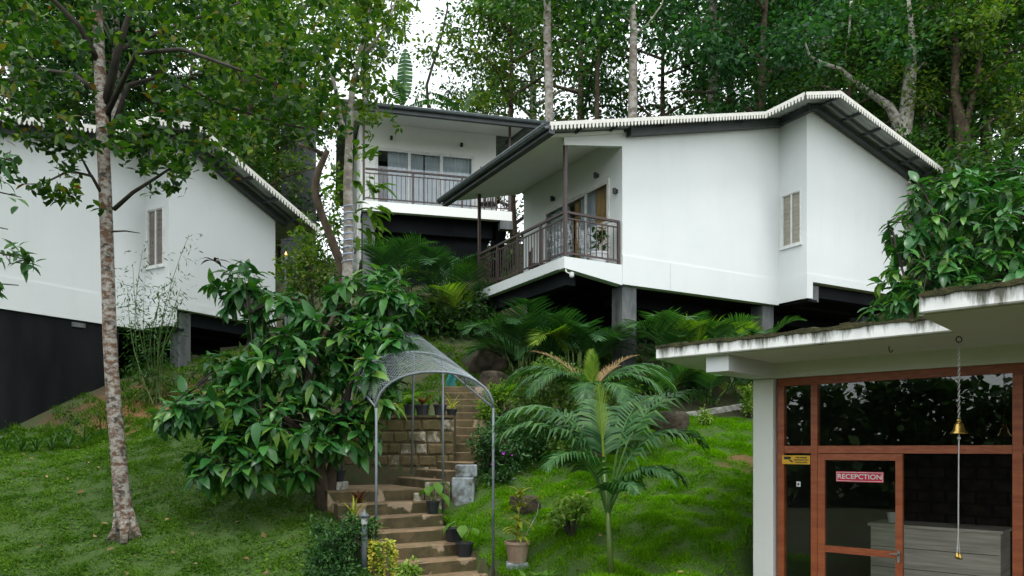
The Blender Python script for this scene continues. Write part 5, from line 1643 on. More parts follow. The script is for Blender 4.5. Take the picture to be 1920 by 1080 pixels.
# ------------------------------------------------------------------ shrubs
shrub('shrub', 'pale fine-leaved shrub beside the thick palm trunk above the lawn', on_ground(1045, 14.2),
      [L_(1030, 725, 13.9, .6, .4, .42), L_(1095, 730, 14.2, .55, .4, .45), L_(1000, 760, 14.2, .45, .4, .35), L_(1150, 750, 14.2, .5, .4, .4), L_(1060, 800, 14.0, .6, .4, .35), L_(985, 800, 13.8, .35, .4, .3), L_(1180, 790, 14.2, .35, .4, .3), L_(1040, 690, 14.6, .4, .4, .22), L_(1000, 830, 13.2, .35, .3, .25), L_(1060, 845, 12.9, .35, .3, .2), L_(1150, 830, 13.4, .3, .3, .22)], 800, .085, M['lf_shrub'], 71)
shrub('shrub', 'dark green shrub with purple flowers at the right of the steps', on_ground(940, 12.9),
      [L_(945, 850, 12.7, .48, .4, .34), L_(910, 830, 12.7, .3, .3, .28), L_(985, 830, 12.9, .42, .4, .30), L_(930, 895, 12.4, .3, .3, .18), L_(960, 800, 13.2, .45, .4, .25)], 380, .085, M['lf_shrub_d'], 72,
      flowers=[(P(944, 849, 12.22), M['petal'], .036), (P(960, 853, 12.25), M['petal'], .02), (P(922, 870, 12.2), M['petal'], .02)])
shrub('shrub', 'yellow-green shrub at the right edge of the upper steps', on_ground(930, 15.0),
      [L_(930, 745, 15.0, .28, .25, .22), L_(955, 735, 15.2, .3, .3, .25), L_(915, 770, 14.8, .2, .25, .2)], 130, .10, M['lf_feather'], 73)
shrub('shrub', 'grey-green twiggy shrub at the bottom left of the steps around the lamp', on_ground(640, 9.6),
      [L_(640, 1010, 9.6, .30, .35, .28), L_(610, 1040, 9.5, .25, .3, .25), L_(675, 990, 9.8, .22, .3, .22), L_(625, 1075, 9.4, .35, .35, .25), L_(600, 990, 9.9, .15, .2, .12)], 420, .065, M['lf_shrub_d'], 74)
shrub('shrub', 'small light green leafy shrub alone in the front lawn', on_ground(1068, 10.6),
      [L_(1065, 940, 10.6, .20, .2, .12), L_(1095, 950, 10.6, .16, .2, .10), L_(1050, 970, 10.5, .16, .2, .08)], 80, .11, M['lf_lime'], 75, nleaf=(4, 6))
shrub('shrub', 'tiny lime conifer-like shrub by the white kerb', on_ground(1322, 14.7), [L_(1322, 782, 14.7, .10, .1, .16)], 60, .06, M['lf_lime'], 76)
shrub('shrub', 'lime shrub against the reception column at the kerb end', on_ground(1404, 15.3), [L_(1404, 752, 15.3, .12, .12, .28)], 80, .08, M['lf_lime'], 77)
shrub('shrub', 'bright lime pointed shrub at the bottom edge on the steps', on_ground(765, 9.3), [L_(765, 1075, 9.3, .12, .1, .12)], 70, .07, M['lf_lime'], 78)
shrub('shrub', 'dark low shrubs in the shade below the middle cottage', on_ground(800, 20.0),
      [L_(760, 600, 20, .8, .5, .5), L_(850, 610, 20, .9, .5, .4), L_(710, 640, 19.5, .6, .5, .5), L_(900, 590, 20, .5, .5, .7)], 300, .2, M['lf_under'], 79, (7, 10), COFFEE_T[1])
shrub('climbing_shrub', 'leafy climber against the white side wall of the middle cottage', on_ground(600, 17.5),
      [L_(600, 520, 17.5, .5, .4, .5), L_(575, 450, 17.5, .35, .4, .6), L_(625, 400, 17.0, .22, .3, .5), L_(560, 510, 17, .5, .4, .5)], 240, .14, M['lf_forest_y'], 80, (5, 9))
# bamboo by the left cottage
bb_ = on_ground(295, 16.2)
bt = thing('bamboo_clump', 'thin feathery bamboo clump before the left cottage window', 'bamboo', bb_)
rsb = np.random.default_rng(81); pos, dr, up = [], [], []
for i, (px, py) in enumerate(((250, 500), (268, 470), (300, 560), (310, 530), (340, 540), (355, 440), (240, 540), (285, 600), (320, 600), (345, 580), (270, 560), (330, 520))):
    b = bb_ + Vector((rsb.normal() * .16, rsb.normal() * .15, 0)); t = P(px, py, 16.1)
    pts = [b.lerp(t, f) + Vector((0, 0, .0)) + (t - b).cross(Vector((0, 1, 0))) * (.06 * math.sin(f * 3.1)) for f in np.linspace(0, 1, 8)]
    MB().tube(pts, [.014 * (1 - .7 * f) for f in np.linspace(0, 1, 8)], 5).build('cane', M['stem_green'], bt, origin=bb_)
    for f in np.linspace(.12, 1, 60):
        if px == 355 and f < .8 and rsb.random() < .7: continue
        k = f * 7; j = min(6, int(k)); c = pts[j].lerp(pts[j + 1], k - j)
        d = rsb.normal(size=3) * np.array([1, .7, .35]); d = d / np.linalg.norm(d)
        for m_ in range(3):
            pos.append(np.array(c) + d * .10 * (m_ + 1)); dr.append(d + rsb.normal(size=3) * .5 + np.array([0, 0, -.2])); up.append(np.array([0, 0, 1]) + rsb.normal(size=3) * .4)
pos, dr, up = map(np.array, (pos, dr, up))
tag(link_obj('foliage', leaf_mesh('foliage', pos, dr, up, .12 * rsb.uniform(.6, 1.3, len(pos)), tmpl_simple(.11, .03), M['lf_shrub_d'], None, bb_), bt), kind='stuff')

# strap-leaved lilies along the black base wall
lg = 'strap-leaved lilies in a row along the black base wall'
for i, (px, Y) in enumerate(((12, 14.0), (40, 14.1), (68, 14.2), (98, 14.4), (128, 14.6), (158, 14.9), (190, 15.2), (222, 15.5))):
    b = on_ground(px, Y, -.02)
    lt = thing('lily', ('leftmost', 'second', 'third', 'fourth', 'fifth', 'sixth', 'seventh', 'eighth')[i] + ' strap-leaved lily ' + ('' if i == 0 else 'from the left ') + 'along the black base wall', 'lily', b, 0, lg)
    for k in range(9):
        m_ = MB(); strap(m_, (0, 0, 0), k * .7 + random.random(), random.uniform(.7, 1.4), random.uniform(.35, .6), random.uniform(.9, 1.8), .018, 6, rnd=random.random()); m_.build('leaf', M['lf_shrub'], lt)

# ------------------------------------------------------------------ pots
def pot_body(mb, r, h):
    mb.lathe([(r * .72, 0), (r * .95, h * .86), (r * 1.06, h * .87), (r * 1.06, h), (r * .92, h), (r * .9, h * .9), (.001, h * .88)], 18)
    return mb
def potted(label, loc, r, h, potm, kind, seed, rz=0.0):
    rs = random.Random(seed)
    rt = thing('potted_plant', label, 'potted plant', loc, rz)
    pot_body(MB(), r, h).build('pot', potm, rt, smooth=False)
    MB().lathe([(r * .89, h * .84), (r * .89, h * .90), (.001, h * .915)], 14).build('soil', M['soil'], rt)
    if kind == 'big':       # few big heart leaves
        for k in range(5):
            az = rs.uniform(2.5, 6.8); ln = rs.uniform(.16, .3)
            tip = Vector((math.cos(az) * .12, math.sin(az) * .12, h + rs.uniform(.12, .32)))
            m_ = MB().tube([(0, 0, h * .88), tip * .6 + Vector((0, 0, h * .3)), tip], .006, 5); m_.build('stalk', M['stem_green'], rt)
            m_ = MB(); strap(m_, tip, az, -.4, ln, 1.1, .085, 6, rs.random(), .15); m_.build('leaf', M['lf_lime'], rt)
    elif kind == 'strap':
        for k in range(11):
            m_ = MB(); strap(m_, (0, 0, h * .9), k * 2.4, rs.uniform(.5, 1.4), rs.uniform(.22, .42), rs.uniform(.6, 1.5), .018, 6, rs.random()); m_.build('leaf', M['lf_yellow'] if seed % 2 else M['lf_shrub'], rt)
    elif kind == 'fern':
        for k in range(16):
            frond_mb((0, 0, h * .9), k * 2.4, rs.uniform(.5, 1.3), rs.uniform(.3, .5), 1.5, nl=14, ll=.09, lw=.012, ldroop=.1, r0=.004, bare=.05, seed=rs.random()).build('frond', M['lf_feather'], rt)
    elif kind == 'trail':
        for k in range(40):
            az = rs.uniform(0, 6.28); pts = [Vector((math.cos(az) * r * .8, math.sin(az) * r * .8, h)), Vector((math.cos(az) * r * 1.25, math.sin(az) * r * 1.25, h * .9))]
            for j in range(5): pts.append(pts[-1] + Vector((rs.uniform(-.02, .02), rs.uniform(-.02, .02), -.085)))
            m_ = MB().tube(pts, .004, 4)
            for q in range(26):
                f = rs.random() * (len(pts) - 1.01); i = int(f); c = pts[i].lerp(pts[i + 1], f - i)
                d = Vector((math.cos(az + rs.uniform(-1.2, 1.2)), math.sin(az + rs.uniform(-1.2, 1.2)), rs.uniform(-.6, .3))).normalized(); s_ = d.orthogonal().normalized() * .018
                m_.add([c, c + d * .03 + s_, c + d * .06, c + d * .03 - s_], [(0, 1, 2, 3)], rs.random())
            m_.build('trailing_stem', M['lf_yellow'] if k % 3 else M['lf_lime'], rt)
    elif kind == 'bronze':
        for k in range(10):
            m_ = MB(); strap(m_, (0, 0, h * .9), k * 2.4, rs.uniform(.6, 1.4), rs.uniform(.2, .34), rs.uniform(.6, 1.4), .03, 6, rs.random()); m_.build('leaf', M['lf_red'], rt)
    elif kind == 'bush':
        for k in range(46):
            az = rs.uniform(0, 6.28); p = Vector((rs.gauss(0, .10), rs.gauss(0, .10), h + rs.uniform(.08, .55)))
            m_ = MB(); strap(m_, p, az, rs.uniform(-.2, .9), rs.uniform(.18, .34), 1.1, .04, 4, rs.random()); m_.build('leaf', M['lf_shrub'], rt)
        MB().tube([(0, 0, h * .8), (.02, 0, h + .25)], .012, 6).build('stem', M['bark_dark'], rt)
    return rt
def step_loc(lx, k, dy=.16):
    """a spot on step k of the lower flight"""
    c, s = math.cos(A_S1), math.sin(A_S1); ly = k * TR + dy
    return Vector((O_S1[0] + lx * c - ly * s, O_S1[1] + lx * s + ly * c, ZS0 + k * RI + H))
potted('black pot with drooping big lime leaves, lowest of the three beside the steps', step_loc(.68, 1), .125, .20, M['pot_black'], 'big', 1)
potted('black pot with bare soil and one lime leaf, middle of the three beside the steps', step_loc(.66, 2), .125, .20, M['pot_black'], 'none', 2)
potted('dark pot with long hanging lime leaves, highest of the three beside the steps', step_loc(.62, 4), .10, .19, M['pot_black'], 'big', 5)
# small black empty pot on the left block
potted('small black pot standing at the left end of the landing', Vector((-2.58, 11.42, ZL + .125 + H)) + Vector((-.08, .1, 0)), .10, .17, M['pot_black'], 'none', 6)
# clay pot with yellow dracaena on the white block
cl = Vector((.07, 10.09, -1.52 + H))
cp = thing('potted_plant', 'clay pot on a white block with a tall yellow-leaved cane plant', 'potted plant', cl)
pot_body(MB(), .165, .28).build('pot', M['pot_clay'], cp)
MB().lathe([(.145, .24), (.145, .255), (.001, .26)], 14).build('soil', M['soil'], cp)
rs_ = random.Random(9)
MB().tube([(0, 0, .24), (.01, 0, .5), (.03, .02, .75), (.035, .02, .92)], [.014, .012, .01, .008], 6).build('cane', M['lf_yellow'], cp)
MB().tube([(.05, 0, .24), (.16, 0, .45), (.27, 0, .65), (.30, .0, .86)], [.007, .006, .005, .004], 6).build('cane', M['kerb'], cp)
for zc, n, L, cx in ((.34, 8, .2, .01), (.44, 8, .22, .01), (.54, 8, .22, .015), (.74, 8, .2, .03), (.84, 7, .18, .035), (.92, 6, .17, .035)):
    for k in range(n):
        m_ = MB(); strap(m_, (cx, .01, zc), k * 2.4 + zc * 9, rs_.uniform(.1, 1.0), L * rs_.uniform(1.0, 1.5), rs_.uniform(.7, 1.6), .036, 6, rs_.random()); m_.build('leaf', M['lf_yellow'], cp)
for k in range(7):
    m_ = MB(); strap(m_, (.30, 0, .86), k * .9, rs_.uniform(-.1, .8), .15, 1.0, .016, 5, rs_.random()); m_.build('leaf', M['lf_yellow'], cp)
# variegated rosette on the ground
vb = on_ground(1003, 9.55)
vr = thing('variegated_plant', 'low plant with cream-striped paddle leaves at the bottom edge', 'plant', vb)
for k in range(11):
    az = k * .62 + .2
    m_ = MB(); strap(m_, (math.cos(az) * .03 + (.12 if k % 3 else -.10), 0, .02), az, .9, .26, .9, .038, 6, .9 if k % 2 else .4); m_.build('leaf', M['lf_lime'], vr)
# pots on the stone wall
for i, (px, kind, lab, r) in enumerate(((735, 'fern', 'fern in a dark pot on the stone wall, leftmost of the wall-top pots', .12), (768, 'fern', 'bright feathery fern in a black pot on the stone wall', .11), (792, 'bronze', 'bronze-leaved plant in a black pot on the stone wall beside the rear arch post', .13),
                                        (825, 'strap', 'green strap-leaved plant in a black pot on the stone wall right of the arch post', .12))):
    potted(lab, Vector(((px - 960) / F * 13.4, 13.42, ZWT + H)), r, .2, M['pot_black'], kind, 20 + 2 * i)
potted('yellow strap-leaved plant in a shallow pot at the right end of the stone wall', Vector(((850 - 960) / F * 13.4 - .03, 13.42, ZWT + H)), .10, .12, M['pot_black'], 'strap', 31)
# yellow trailing plant, orange-yellow cane plants and bollard lamp left of the steps
tl = on_ground(714, 9.75)
ped = thing('pedestal', 'brown pedestal block half hidden under the trailing yellow plant', 'pedestal', tl)
bevel(MB().box(-.11, .11, -.1, .1, -.2, .40).build('block', M['pot_clay'], ped), .01)
potted('pot of trailing yellow-green plant hanging down beside the left arch post', tl + Vector((0, 0, .403)), .12, .17, M['pot_clay'], 'trail', 41)
potted('bronze-leaved plant in a clay pot behind the bollard lamp', on_ground(672, 10.9), .12, .3, M['pot_clay'], 'bronze', 42)
potted('yellow cane plant in a clay pot behind the left arch post', on_ground(735, 10.6) if False else step_loc(-.68, 2), .11, .2, M['pot_clay'], 'strap', 43)
potted('orange-stemmed yellow plant in a clay pot left of the steps', step_loc(-.72, 3), .10, .2, M['pot_clay'], 'strap', 45)
lpB = on_ground(683, 9.65)
lp = thing('garden_lamp', 'short grey bollard garden lamp with a dark cap left of the steps', 'lamp', lpB)
hh = P(683, 985, 9.65).z - lpB.z
MB().lathe([(.045, -.1), (.045, hh * .75), (.035, hh * .8), (.035, hh)], 12).build('post', M['pipe'], lp, smooth=True)
MB().lathe([(.03, hh), (.042, hh + .02), (.04, hh + .10), (.03, hh + .105)], 12).build('lantern_glass', M['lamp_white'], lp, smooth=True)
MB().lathe([(.085, hh + .106), (.06, hh + .14), (.02, hh + .17), (.012, hh + .20), (.001, hh + .215)], 12).build('cap', M['gutter'], lp, smooth=True)
# small lit torch lamp between the cottages
tb_ = on_ground(536, 18.5)
tp = thing('torch_lamp', 'slim pole lamp with a small warm flame between the cottages', 'lamp', tb_)
th = P(536, 490, 18.5).z - tb_.z
MB().tube([(0, 0, 0), (0, 0, th)], .03, 8).lathe([(.03, 0), (.06, .04), (.05, .10)], 10, (0, 0, th)).build('pole', M['pipe'], tp)
m, nt, b = new_mat('warm_lamp_glow'); b.inputs['Emission Color'].default_value = (1, .45, .1, 1); b.inputs['Emission Strength'].default_value = 4.0; b.inputs['Base Color'].default_value = (.8, .4, .1, 1); M['flame'] = m
MB().lathe([(.01, .1), (.035, .14), (.02, .2), (.001, .24)], 8, (0, 0, th)).build('flame', M['flame'], tp)
# plant in a white pot on the large cottage's balcony
cR, sR = math.cos(A_R), math.sin(A_R)
potted('leafy plant in a white pot on the balcony of the large cottage', Vector((O_R[0] + 1.20 * cR - .40 * sR, O_R[1] + 1.20 * sR + .40 * cR, O_R[2] + H)), .24, .30, M['pot_white'], 'bush', 51)
pt = to_world_C(1.18, 1.72, ZF + 1.105)
potted('little white pot standing on the reception counter behind the glass', pt, .07, .13, M['pot_white'], 'none', 52)
# two loungers' chairs on balconies
def chair(label, O, an, x, y, rz):
    c, s = math.cos(an), math.sin(an)
    ch = thing('balcony_chair', label, 'chair', (O[0] + x * c - y * s, O[1] + x * s + y * c, O[2] + H), an + rz)
    for dx in (-.22, .22):
        for dy in (-.22, .22): MB().box(dx - .015, dx + .015, dy - .015, dy + .015, 0, .42 if dy < 0 else .85).build('leg', M['rail'], ch)
    MB().box(-.25, .25, -.25, .25, .42, .46).build('seat', M['rail'], ch)
    for k in range(5): MB().box(-.2 + k * .09, -.16 + k * .09, .205, .225, .46, .83).build('back_slat', M['rail'], ch)
chair('dark slatted chair on the balcony of the large cottage', O_R, A_R, .95, 2.6, 1.2)
chair('dark slatted chair at the right end of the middle cottage balcony', O_M, A_M, 4.1, .8, -.6)

# ------------------------------------------------------------------ forest
def tree_variant(seed, h, bare, crown_r, leaf, nclump, nper, mat, bark, limbs=12, lean=.3):
    rs = np.random.default_rng(seed)
    tr = MB(); n = 9
    ph = rs.random() * 6
    tp = [Vector((lean * math.sin(ph + 2.2 * f) * f + .12 * math.sin(7 * f + ph), lean * math.cos(ph + 1.5 * f) * f + .1 * math.sin(5 * f), h * f)) for f in np.linspace(0, .93, n)]
    r0 = .016 * h
    tr.tube(tp, [r0 * (1.25 if i == 0 else 1) * (1 - .75 * i / (n - 1)) for i in range(n)], 9)
    cl = []
    for i in range(limbs):
        f = bare + (1 - bare) * ((i + rs.random() * .8) / limbs) * .95
        k = f / .93 * (n - 1); j = min(n - 2, int(k)); s = tp[j].lerp(tp[j + 1], min(1, k - j))
        an = i * 2.4 + rs.random(); taper = math.sin(math.pi * min(.98, .15 + .85 * (f - bare) / (1 - bare)) ** .8)
        L = crown_r * (.45 + .75 * taper) * rs.uniform(.7, 1.15)
        e = s + Vector((math.cos(an) * L, math.sin(an) * L, L * rs.uniform(.15, .6)))
        m = s.lerp(e, .5) + Vector((0, 0, L * .10)) + Vector(rs.normal(size=3)) * .12
        tr.tube([s, s.lerp(m, .5), m, e], [r0 * .42, r0 * .34, r0 * .25, r0 * .08], 5, caps=False)
        for q in range(nclump // limbs):
            g = rs.uniform(.3, 1.08); c = (s.lerp(m, g * 2) if g < .5 else m.lerp(e, g * 2 - 1))
            cl.append(np.array(c) + rs.normal(size=3) * crown_r * .17)
    tme = tr.mesh('trunk', M[bark], smooth=True)
    pos, dr, up = [], [], []
    for c in cl:
        k = int(nper * rs.uniform(.5, 1.4)); sp = rs.uniform(.32, .62)
        p = c + rs.normal(size=(k, 3)) * np.array([sp, sp, sp * .55])
        pos.append(p); d = (p - c) + rs.normal(size=(k, 3)) * .4 + np.array([0, 0, -.15]); dr.append(d)
        up.append(np.array([0, 0, 1.0]) + rs.normal(size=(k, 3)) * .55)
    pos, dr, up = map(np.concatenate, (pos, dr, up))
    cme = leaf_mesh('crown', pos, dr, up, leaf * rs.uniform(.6, 1.3, len(pos)), tmpl_simple(.27, .05), M[mat], rs.random(len(pos)))
    return tme, cme
VAR = [tree_variant(101, 19, .32, 3.2, .27, 96, 95, 'lf_forest', 'bark_grey', 16), tree_variant(102, 17, .22, 3.4, .26, 96, 95, 'lf_forest_b', 'bark_brown', 16), tree_variant(103, 15, .15, 3.0, .25, 90, 95, 'lf_forest_y', 'bark_brown', 15),
       tree_variant(104, 21, .38, 3.0, .26, 90, 90, 'lf_forest_b', 'bark_grey', 15), tree_variant(105, 12, .10, 3.0, .25, 84, 105, 'lf_forest', 'bark_brown', 14), tree_variant(106, 22, .55, 2.8, .25, 70, 90, 'lf_forest', 'bark_grey', 12)]
def forest_tree(v, x, y, s, rz, label, group=None, name='forest_tree'):
    o = thing(name, label, 'tree', (x, y, gnd(x, y) - .2), rz, group); o.scale = (s, s, s)
    t, c = VAR[v]
    link_obj('trunk', t, o); link_obj('crown', c, o)
FG = 'trees of the wood behind the cottages'
FZ = ('leafy tree in the wood above the roof of the left cottage', 'leafy tree in the wood between the left and middle cottages', 'leafy tree in the wood at the pale sky gap over the middle roof',
      'leafy tree in the wood above the long roof of the large cottage', 'leafy tree in the dark wood at the upper right behind the pale leaning limb')
rsf = np.random.default_rng(201)
placed = []
def try_tree(px, Y, v, s):
    x = (px - 960) / F * Y
    zone = 0 if px < 400 else 1 if px < 700 else 2 if px < 950 else 3 if px < 1500 else 4
    forest_tree(v, x, Y, s, rsf.random() * 6.28, FZ[zone], 'wood: ' + FZ[zone])
for (px, Y, v, s) in ((960, 33, 2, .85), (1000, 44, 3, 1.0), (1090, 36, 1, .9), (1240, 35, 4, 1.0), (1330, 34, 3, .9), (1370, 41, 0, 1.0), (1430, 32, 1, .9), (1460, 39, 4, 1.1), (1540, 34, 0, .95),
                      (1560, 42, 3, 1.1), (1640, 36, 1, 1.0), (1660, 30, 4, .8), (1740, 33, 0, 1.0), (1760, 40, 3, 1.1), (1840, 31, 1, 1.0), (1900, 35, 0, 1.05), (1890, 28, 4, .9), (1990, 32, 3, 1.0), 
                      (520, 34, 0, .9), (440, 32, 4, 1.0), (380, 36, 3, .95), (300, 34, 1, .95), (220, 32, 0, .95), (140, 35, 4, 1.2), (60, 33, 1, 1.0), (-20, 34, 0, 1.0), (520, 27.5, 4, .75), (470, 26, 2, .7),
                      (1420, 53, 1, 1.2), (1560, 54, 0, 1.2), (1700, 52, 3, 1.2), (1850, 50, 1, 1.2), (350, 50, 1, 1.1), (180, 50, 0, 1.1), (30, 50, 3, 1.1), (480, 48, 0, 1.0),
                      (680, 42, 5, .9), (860, 37, 4, .75), (1590, 28.5, 4, .75), (1780, 27.5, 2, .7)):
    try_tree(px, Y, v, s)
# trees with a trunk one can pick out
def special(name, label, px0, Y, path, bark, crown_clusters, mat, seed, limbs=(), leaf=.26, nper=80):
    rs = np.random.default_rng(seed)
    b = on_ground(px0, Y, -.2)
    rt = thing(name, label, 'tree', b)
    tr = MB(); tr.tube([b] + [P(x, y, Y) for x, y, r in path], [path[0][2] * 1.15] + [r for x, y, r in path], 10)
    for lm in limbs: tr.tube([P(x, y, Y) for x, y, r in lm], [r for x, y, r in lm], 7)
    tr.build('trunk', M[bark], rt, origin=b, smooth=True)
    pos, dr, up = [], [], []
    for (px, py, n, sx, sy) in crown_clusters:
        for _ in range(n):
            c = np.array(P(px + rs.normal() * sx, py + rs.normal() * sy, Y + rs.normal() * 1.0)); k = int(nper * rs.uniform(.5, 1.3)); sp = rs.uniform(.3, .5)
            p = c + rs.normal(size=(k, 3)) * np.array([sp, sp, sp * .55]); pos.append(p); dr.append((p - c) + rs.normal(size=(k, 3)) * .4 + np.array([0, 0, -.15])); up.append(np.array([0, 0, 1.0]) + rs.normal(size=(k, 3)) * .55)
    pos, dr, up = map(np.concatenate, (pos, dr, up))
    link_obj('crown', leaf_mesh('crown', pos, dr, up, leaf * rs.uniform(.6, 1.3, len(pos)), tmpl_simple(.27, .05), M[mat], rs.random(len(pos)), b), rt)
special('straight_tree', 'tall straight pale trunk rising behind the joint of the two roofs', 1030, 29, [(1030, 225, .17), (1029, 150, .165), (1026, 60, .155), (1026, -40, .14), (1024, -160, .10)], 'bark_grey', [(1030, -60, 14, 60, 40), (960, 10, 8, 30, 30), (1090, 30, 7, 25, 30)], 'lf_forest', 301)
special('straight_tree', 'tall straight pale trunk with a thin fork above the large cottage roof', 1187, 29.5, [(1186, 220, .19), (1187, 130, .175), (1188, 60, .15), (1185, 0, .12), (1180, -120, .09)], 'bark_grey', [(1180, -60, 12, 60, 40), (1290, 60, 8, 30, 35), (1130, 10, 6, 25, 25)], 'lf_forest_b', 302,
        limbs=([(1190, 66, .04), (1215, 45, .035), (1240, 10, .03), (1252, -30, .02)], [(1186, 50, .03), (1172, 30, .025), (1160, -10, .02)]))
special('thin_tree', 'thin greenish trunk between the two pale straight trunks', 1119, 31, [(1119, 220, .10), (1120, 150, .095), (1122, 80, .08), (1123, 20, .05)], 'bark_brown', [(1125, 60, 10, 30, 35), (1120, -30, 8, 40, 30)], 'lf_forest', 303)
special('forked_tree', 'pale blotched tree with a long leaning limb to the left above the right roof slope', 1692, 27.5, [(1690, 265, .34), (1694, 240, .30), (1702, 190, .25), (1706, 142, .22), (1710, 95, .15), (1708, 40, .10), (1702, -10, .05)], 'bark_pale', [(1560, 70, 10, 45, 35), (1700, 80, 10, 40, 30), (1620, 30, 10, 45, 30), (1760, 60, 8, 30, 40)], 'lf_forest_b', 304,
        limbs=([(1690, 255, .2), (1681, 225, .19), (1668, 200, .16), (1640, 180, .12), (1605, 155, .10), (1575, 130, .09), (1540, 118, .07), (1518, 105, .05), (1510, 80, .03)], [(1706, 145, .08), (1720, 130, .06), (1740, 110, .03)], [(1585, 105, .03), (1592, 60, .04), (1596, 0, .05)]), leaf=.24)
special('forked_tree', 'dark forked trunk at the far right above the shrub mass', 1806, 27, [(1806, 282, .26), (1806, 250, .24), (1798, 215, .18), (1790, 170, .14), (1792, 100, .12), (1788, 20, .1)], 'bark_brown', [(1810, 20, 14, 60, 40), (1880, 90, 12, 40, 50), (1850, 180, 6, 30, 25)], 'lf_forest', 305,
        limbs=([(1808, 250, .14), (1818, 205, .12), (1832, 150, .10), (1840, 80, .09), (1843, 20, .07)],), leaf=.24)
special('thin_tree', 'thin leafy tree against the pale sky gap behind the middle roof', 830, 36, [(800, 160, .07), (815, 110, .06), (830, 60, .05), (840, 10, .04)], 'bark_dark', [(880, 60, 12, 30, 40), (820, 120, 4, 35, 35), (930, 120, 12, 30, 40), (900, 10, 12, 40, 30)], 'lf_forest', 306, leaf=.22, nper=60)
# hedge behind the viewer, mirrored in the reception glass
hl = []
for k in range(26):
    f = k / 25; a_ = R(176 + 100 * f); c_ = Vector((3.5 + 15 * math.cos(a_), 7 + 15 * math.sin(a_), 0))
    hl.append((Vector((c_.x, c_.y, 1.0 + .4 * math.sin(k * 2.1))), 1.5, 1.2, 1.5 + .3 * math.sin(k * 1.3)))
    hl.append((Vector((c_.x * 1.08, c_.y * 1.08 - .5, 3.0 + .4 * math.sin(k * 1.7))), 1.5, 1.2, 1.3))
shrub('hedge', 'tall dark hedge behind the viewer, mirrored in the reception glass', Vector((-12, -6, gnd(-12, -6))), hl, 2600, .42, M['lf_under'], 402, (9, 13), tmpl_simple(.33, .06), cat='hedge')

# undergrowth carpet on the wooded slope
rsu = np.random.default_rng(401)
N = 60000
ux = rsu.uniform(-26, 34, N); uy = 18.5 + 34 * rsu.random(N) ** 1.5
keep = np.ones(N, bool)
for ox, oy, an, x0, x1, y0, y1, *_ in CAPS[:4]:
    dx, dy = ux - ox, uy - oy; lx = dx * math.cos(an) + dy * math.sin(an); ly = -dx * math.sin(an) + dy * math.cos(an)
    keep &= ~((lx > x0 - .5) & (lx < x1 + .4) & (ly > y0 - .6) & (ly < y1 + .5))
clump = np.sin(ux * 1.7 + 2 * np.sin(uy * .9)) * np.sin(uy * 1.9 + np.sin(ux * 1.3))
dens = np.clip((uy - 19) / 6, .12, 1)
keep &= (clump > -.1 - .5 * dens) & (rsu.random(N) < dens + .2)
ux, uy, clump = ux[keep], uy[keep], clump[keep]
hh_ = np.abs(rsu.normal(size=len(ux))) * (.25 + .9 * np.clip(clump, 0, 1)) * np.clip((uy - 18) / 7, .25, 1.2)
pos = np.stack([ux, uy, gz(ux, uy) + hh_], -1)
dr = rsu.normal(size=pos.shape) + np.array([0, -.3, .1]); up = np.array([0, 0, 1.0]) + rsu.normal(size=pos.shape) * .5
tag(link_obj('undergrowth', leaf_mesh('undergrowth', pos, dr, up, rsu.uniform(.12, .34, len(pos)), tmpl_leaf(.2, .25, .06, 2), M['lf_under'])), 'dark leafy undergrowth covering the wooded slope behind the cottages', 'undergrowth', kind='stuff')
# low weeds and leaf litter on the near slopes
N = 9000
ux = rsu.uniform(-11, 7, N); uy = rsu.uniform(14.6, 20, N)
cl2 = np.sin(ux * 2.3 + np.sin(uy * 2)) * np.sin(uy * 2.7 + np.sin(ux * 1.9)); keep = cl2 > .05
keep &= ~((np.abs(ux + .95) < .75) & (uy < 16.8)); keep &= ~((np.abs(ux + 7.2) < 1.1) & (np.abs(uy - 15.9) < 1.0) & (rsu.random(N) < .85))
keep &= ~((ux > 2.0) & (uy < 15.4))
ux, uy, cl2 = ux[keep], uy[keep], cl2[keep]
pos = np.stack([ux, uy, gz(ux, uy) + np.abs(rsu.normal(size=len(ux))) * .09], -1)
dr = rsu.normal(size=pos.shape) + np.array([0, 0, .5]); up = np.array([0, 0, 1.0]) + rsu.normal(size=pos.shape) * .5
tag(link_obj('weeds', leaf_mesh('weeds', pos, dr, up, rsu.uniform(.05, .16, len(pos)), tmpl_simple(.2, .06), M['lf_shrub_d'])), 'low weeds scattered over the earth slope below the cottages', 'weeds', kind='stuff')

